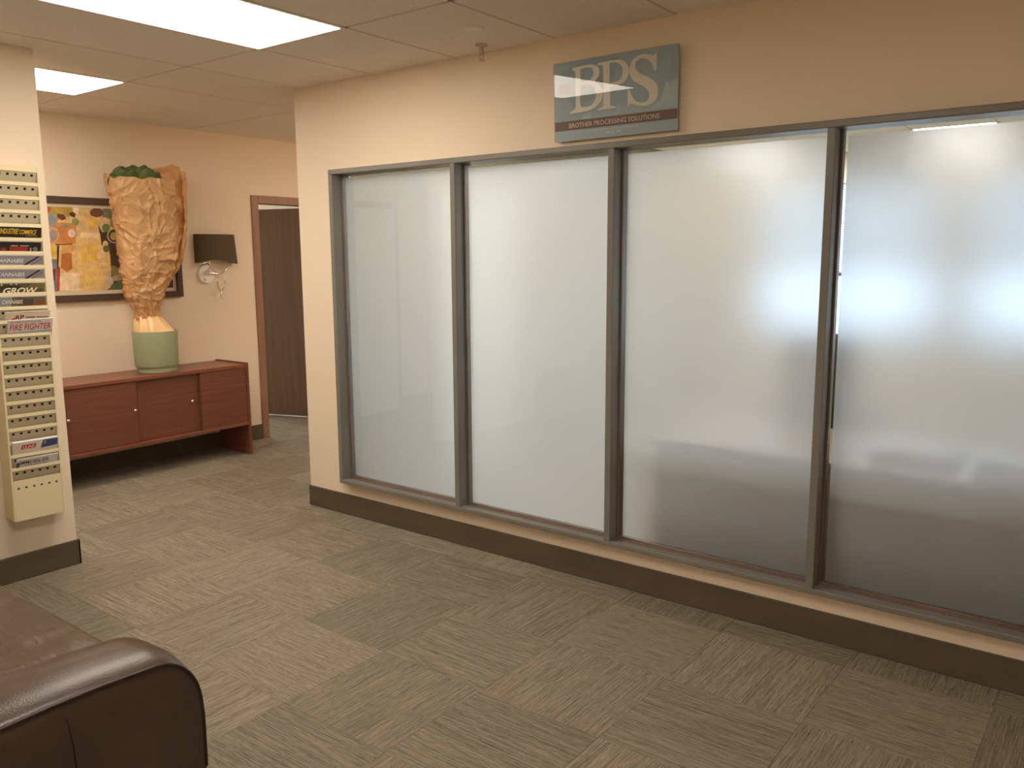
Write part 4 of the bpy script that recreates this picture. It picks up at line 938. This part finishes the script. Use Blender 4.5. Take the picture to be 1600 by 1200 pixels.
# ------------------------------------------------------------------ leather sofa
AX0, AX1, AF, AH = 2.115, 2.365, -2.262, .600
so = empty('leather_sofa', (1.2, -2.6, 0), 'dark brown leather sofa whose rounded arm fills the lower left corner', 'sofa')
def arm(x0, x1):
    """padded arm: profile in y-z (top falls and rolls over at the front), crowned across x"""
    prof = [(AF-.012, .04)]
    prof += [(AF+.0, .30), (AF+.002, .44)]
    for k in range(15):
        t = k/14; a = t*pi/2
        prof.append((AF-.125+.125*cos(a)**.9 if a < pi/2 else AF-.125, .465+.133*sin(a)**.95))
    prof += [(-2.50, .604), (-2.62, .604), (-2.80, .598), (-3.02, .590)]
    nx = 19; rows = []
    bm = bmesh.new()
    for i in range(nx):
        u = i/(nx-1); e = 2*u-1
        x = x0+(x1-x0)*u
        crown = .034*(1-abs(e)**2.6)
        row = []
        for (y, z) in prof:
            kz = max(0, min(1, (z-.30)/.2)); top = max(0, min(1, (z-.45)/.14))
            zz = z+crown*top+(.012*e if e > 0 else 0)*top; yy = y+crown*.9*(1-top)*kz
            bulge = .010*sin(pi*min(1, max(0, (z-.04)/.55)))
            row.append(bm.verts.new((x+e*bulge*.8, yy, zz)))
        rows.append(row)
    for a, b in zip(rows, rows[1:]):
        for j in range(len(prof)-1): bm.faces.new((a[j], a[j+1], b[j+1], b[j]))
    # side skins
    for row, s in ((rows[0], -1), (rows[-1], 1)):
        prev = row
        for q in range(1, 9):
            f = q/8
            cur = [bm.verts.new((v.co.x+s*.018*sin(pi*min(1, f*1.2)/1.0)*(.3+.7*min(1, max(0, (.6-v.co.z)*4+.3))), -2.7+(v.co.y+2.7)*(1-f*.97), .32+(v.co.z-.32)*(1-f*.97))) for v in row]
            for j in range(len(row)-1): bm.faces.new((prev[j], prev[j+1], cur[j+1], cur[j]))
            prev = cur
        bm.faces.new(prev if s < 0 else prev[::-1])
    bottom = [r[0] for r in rows]; back = [r[-1] for r in rows]
    o = fin('armrest', bm, LEATHER, so); smooth_by_angle(o, 55)
    for row_i, xx in ((0, x0), (nx-1, x1)):
        e = -1 if row_i == 0 else 1
        pts = []
        for (y, z) in prof[1:]:
            top = max(0, min(1, (z-.45)/.14)); bulge = .010*sin(pi*min(1, max(0, (z-.04)/.55)))
            pts.append((xx+e*bulge*.8, y, z+(.012 if e > 0 else 0)*top))
        bm = bmesh.new(); tube(bm, pts, .0042, 8); fin('piping', bm, PIPING, o, True)
    return o
o1 = arm(AX0, AX1)
bm = bmesh.new(); tube(bm, [(AX1+.016, -2.588, .585), (AX1+.0235, -2.583, .52), (AX1+.027, -2.58, .40)], .0016, 6); fin('side_seam', bm, SEAM, o1, True)
arm(.10, .35)
bx('base', .35, AX0, -3.06, -2.23, .05, .28, LEATHER, so, .02, 3)
for k, (a, b) in enumerate(((.352, .90), (.904, AX0+.002))):
    bm = bmesh.new(); rows = []; NX, NY = 60, 60
    for i in range(NX+1):
        row = []
        for j in range(NY+1):
            u, v = i/NX, j/NY; x = a+(b-a)*u; y = -2.185-.70*v
            ed = min(u, 1-u, v)*2; r_ = min(1, ed/.10)
            z = .395+.040*math.sqrt(max(0, 1-(1-r_)**2))
            wr = noise.noise(Vector((x*16, y*5, 2)))*.5+abs(noise.noise(Vector((x*7+y*9, y*8-x*5, 4))))
            z += .010*(wr-.3)*min(1, ed*5)
            row.append(bm.verts.new((x, y, z)))
        rows.append(row)
    for p_, q_ in zip(rows, rows[1:]):
        for j in range(NY): bm.faces.new((p_[j], q_[j], q_[j+1], p_[j+1]))
    bd_ = [e for e in bm.edges if len(e.link_faces) == 1]
    ex = bmesh.ops.extrude_edge_only(bm, edges=bd_)
    for v in [g_ for g_ in ex['geom'] if isinstance(g_, bmesh.types.BMVert)]: v.co.z = .281
    o = fin('seat_cushion', bm, LEATHER_S, so); smooth_by_angle(o, 50)
    bm = bmesh.new(); tube(bm, [(a+.03, -2.183, .392), ((a+b)/2, -2.181, .394), (b-.03, -2.183, .392)], .004); fin('piping', bm, PIPING, o, True)
    bm = bmesh.new(); box(bm, a+.005, b-.005, -3.02, -2.86, .42, .84, .05, 4); o = fin('back_cushion', bm, LEATHER_S, so); smooth_by_angle(o, 50)
bx('back_frame', .12, AX1-.02, -3.16, -3.03, .05, .80, LEATHER, so, .03, 3)
for x in (.18, 2.28):
    for y in (-3.08, -2.34):
        bm = bmesh.new(); lathe(bm, [(.022, 0), (.028, .06)], (x, y), 14); fin('leg', bm, DARK, so)
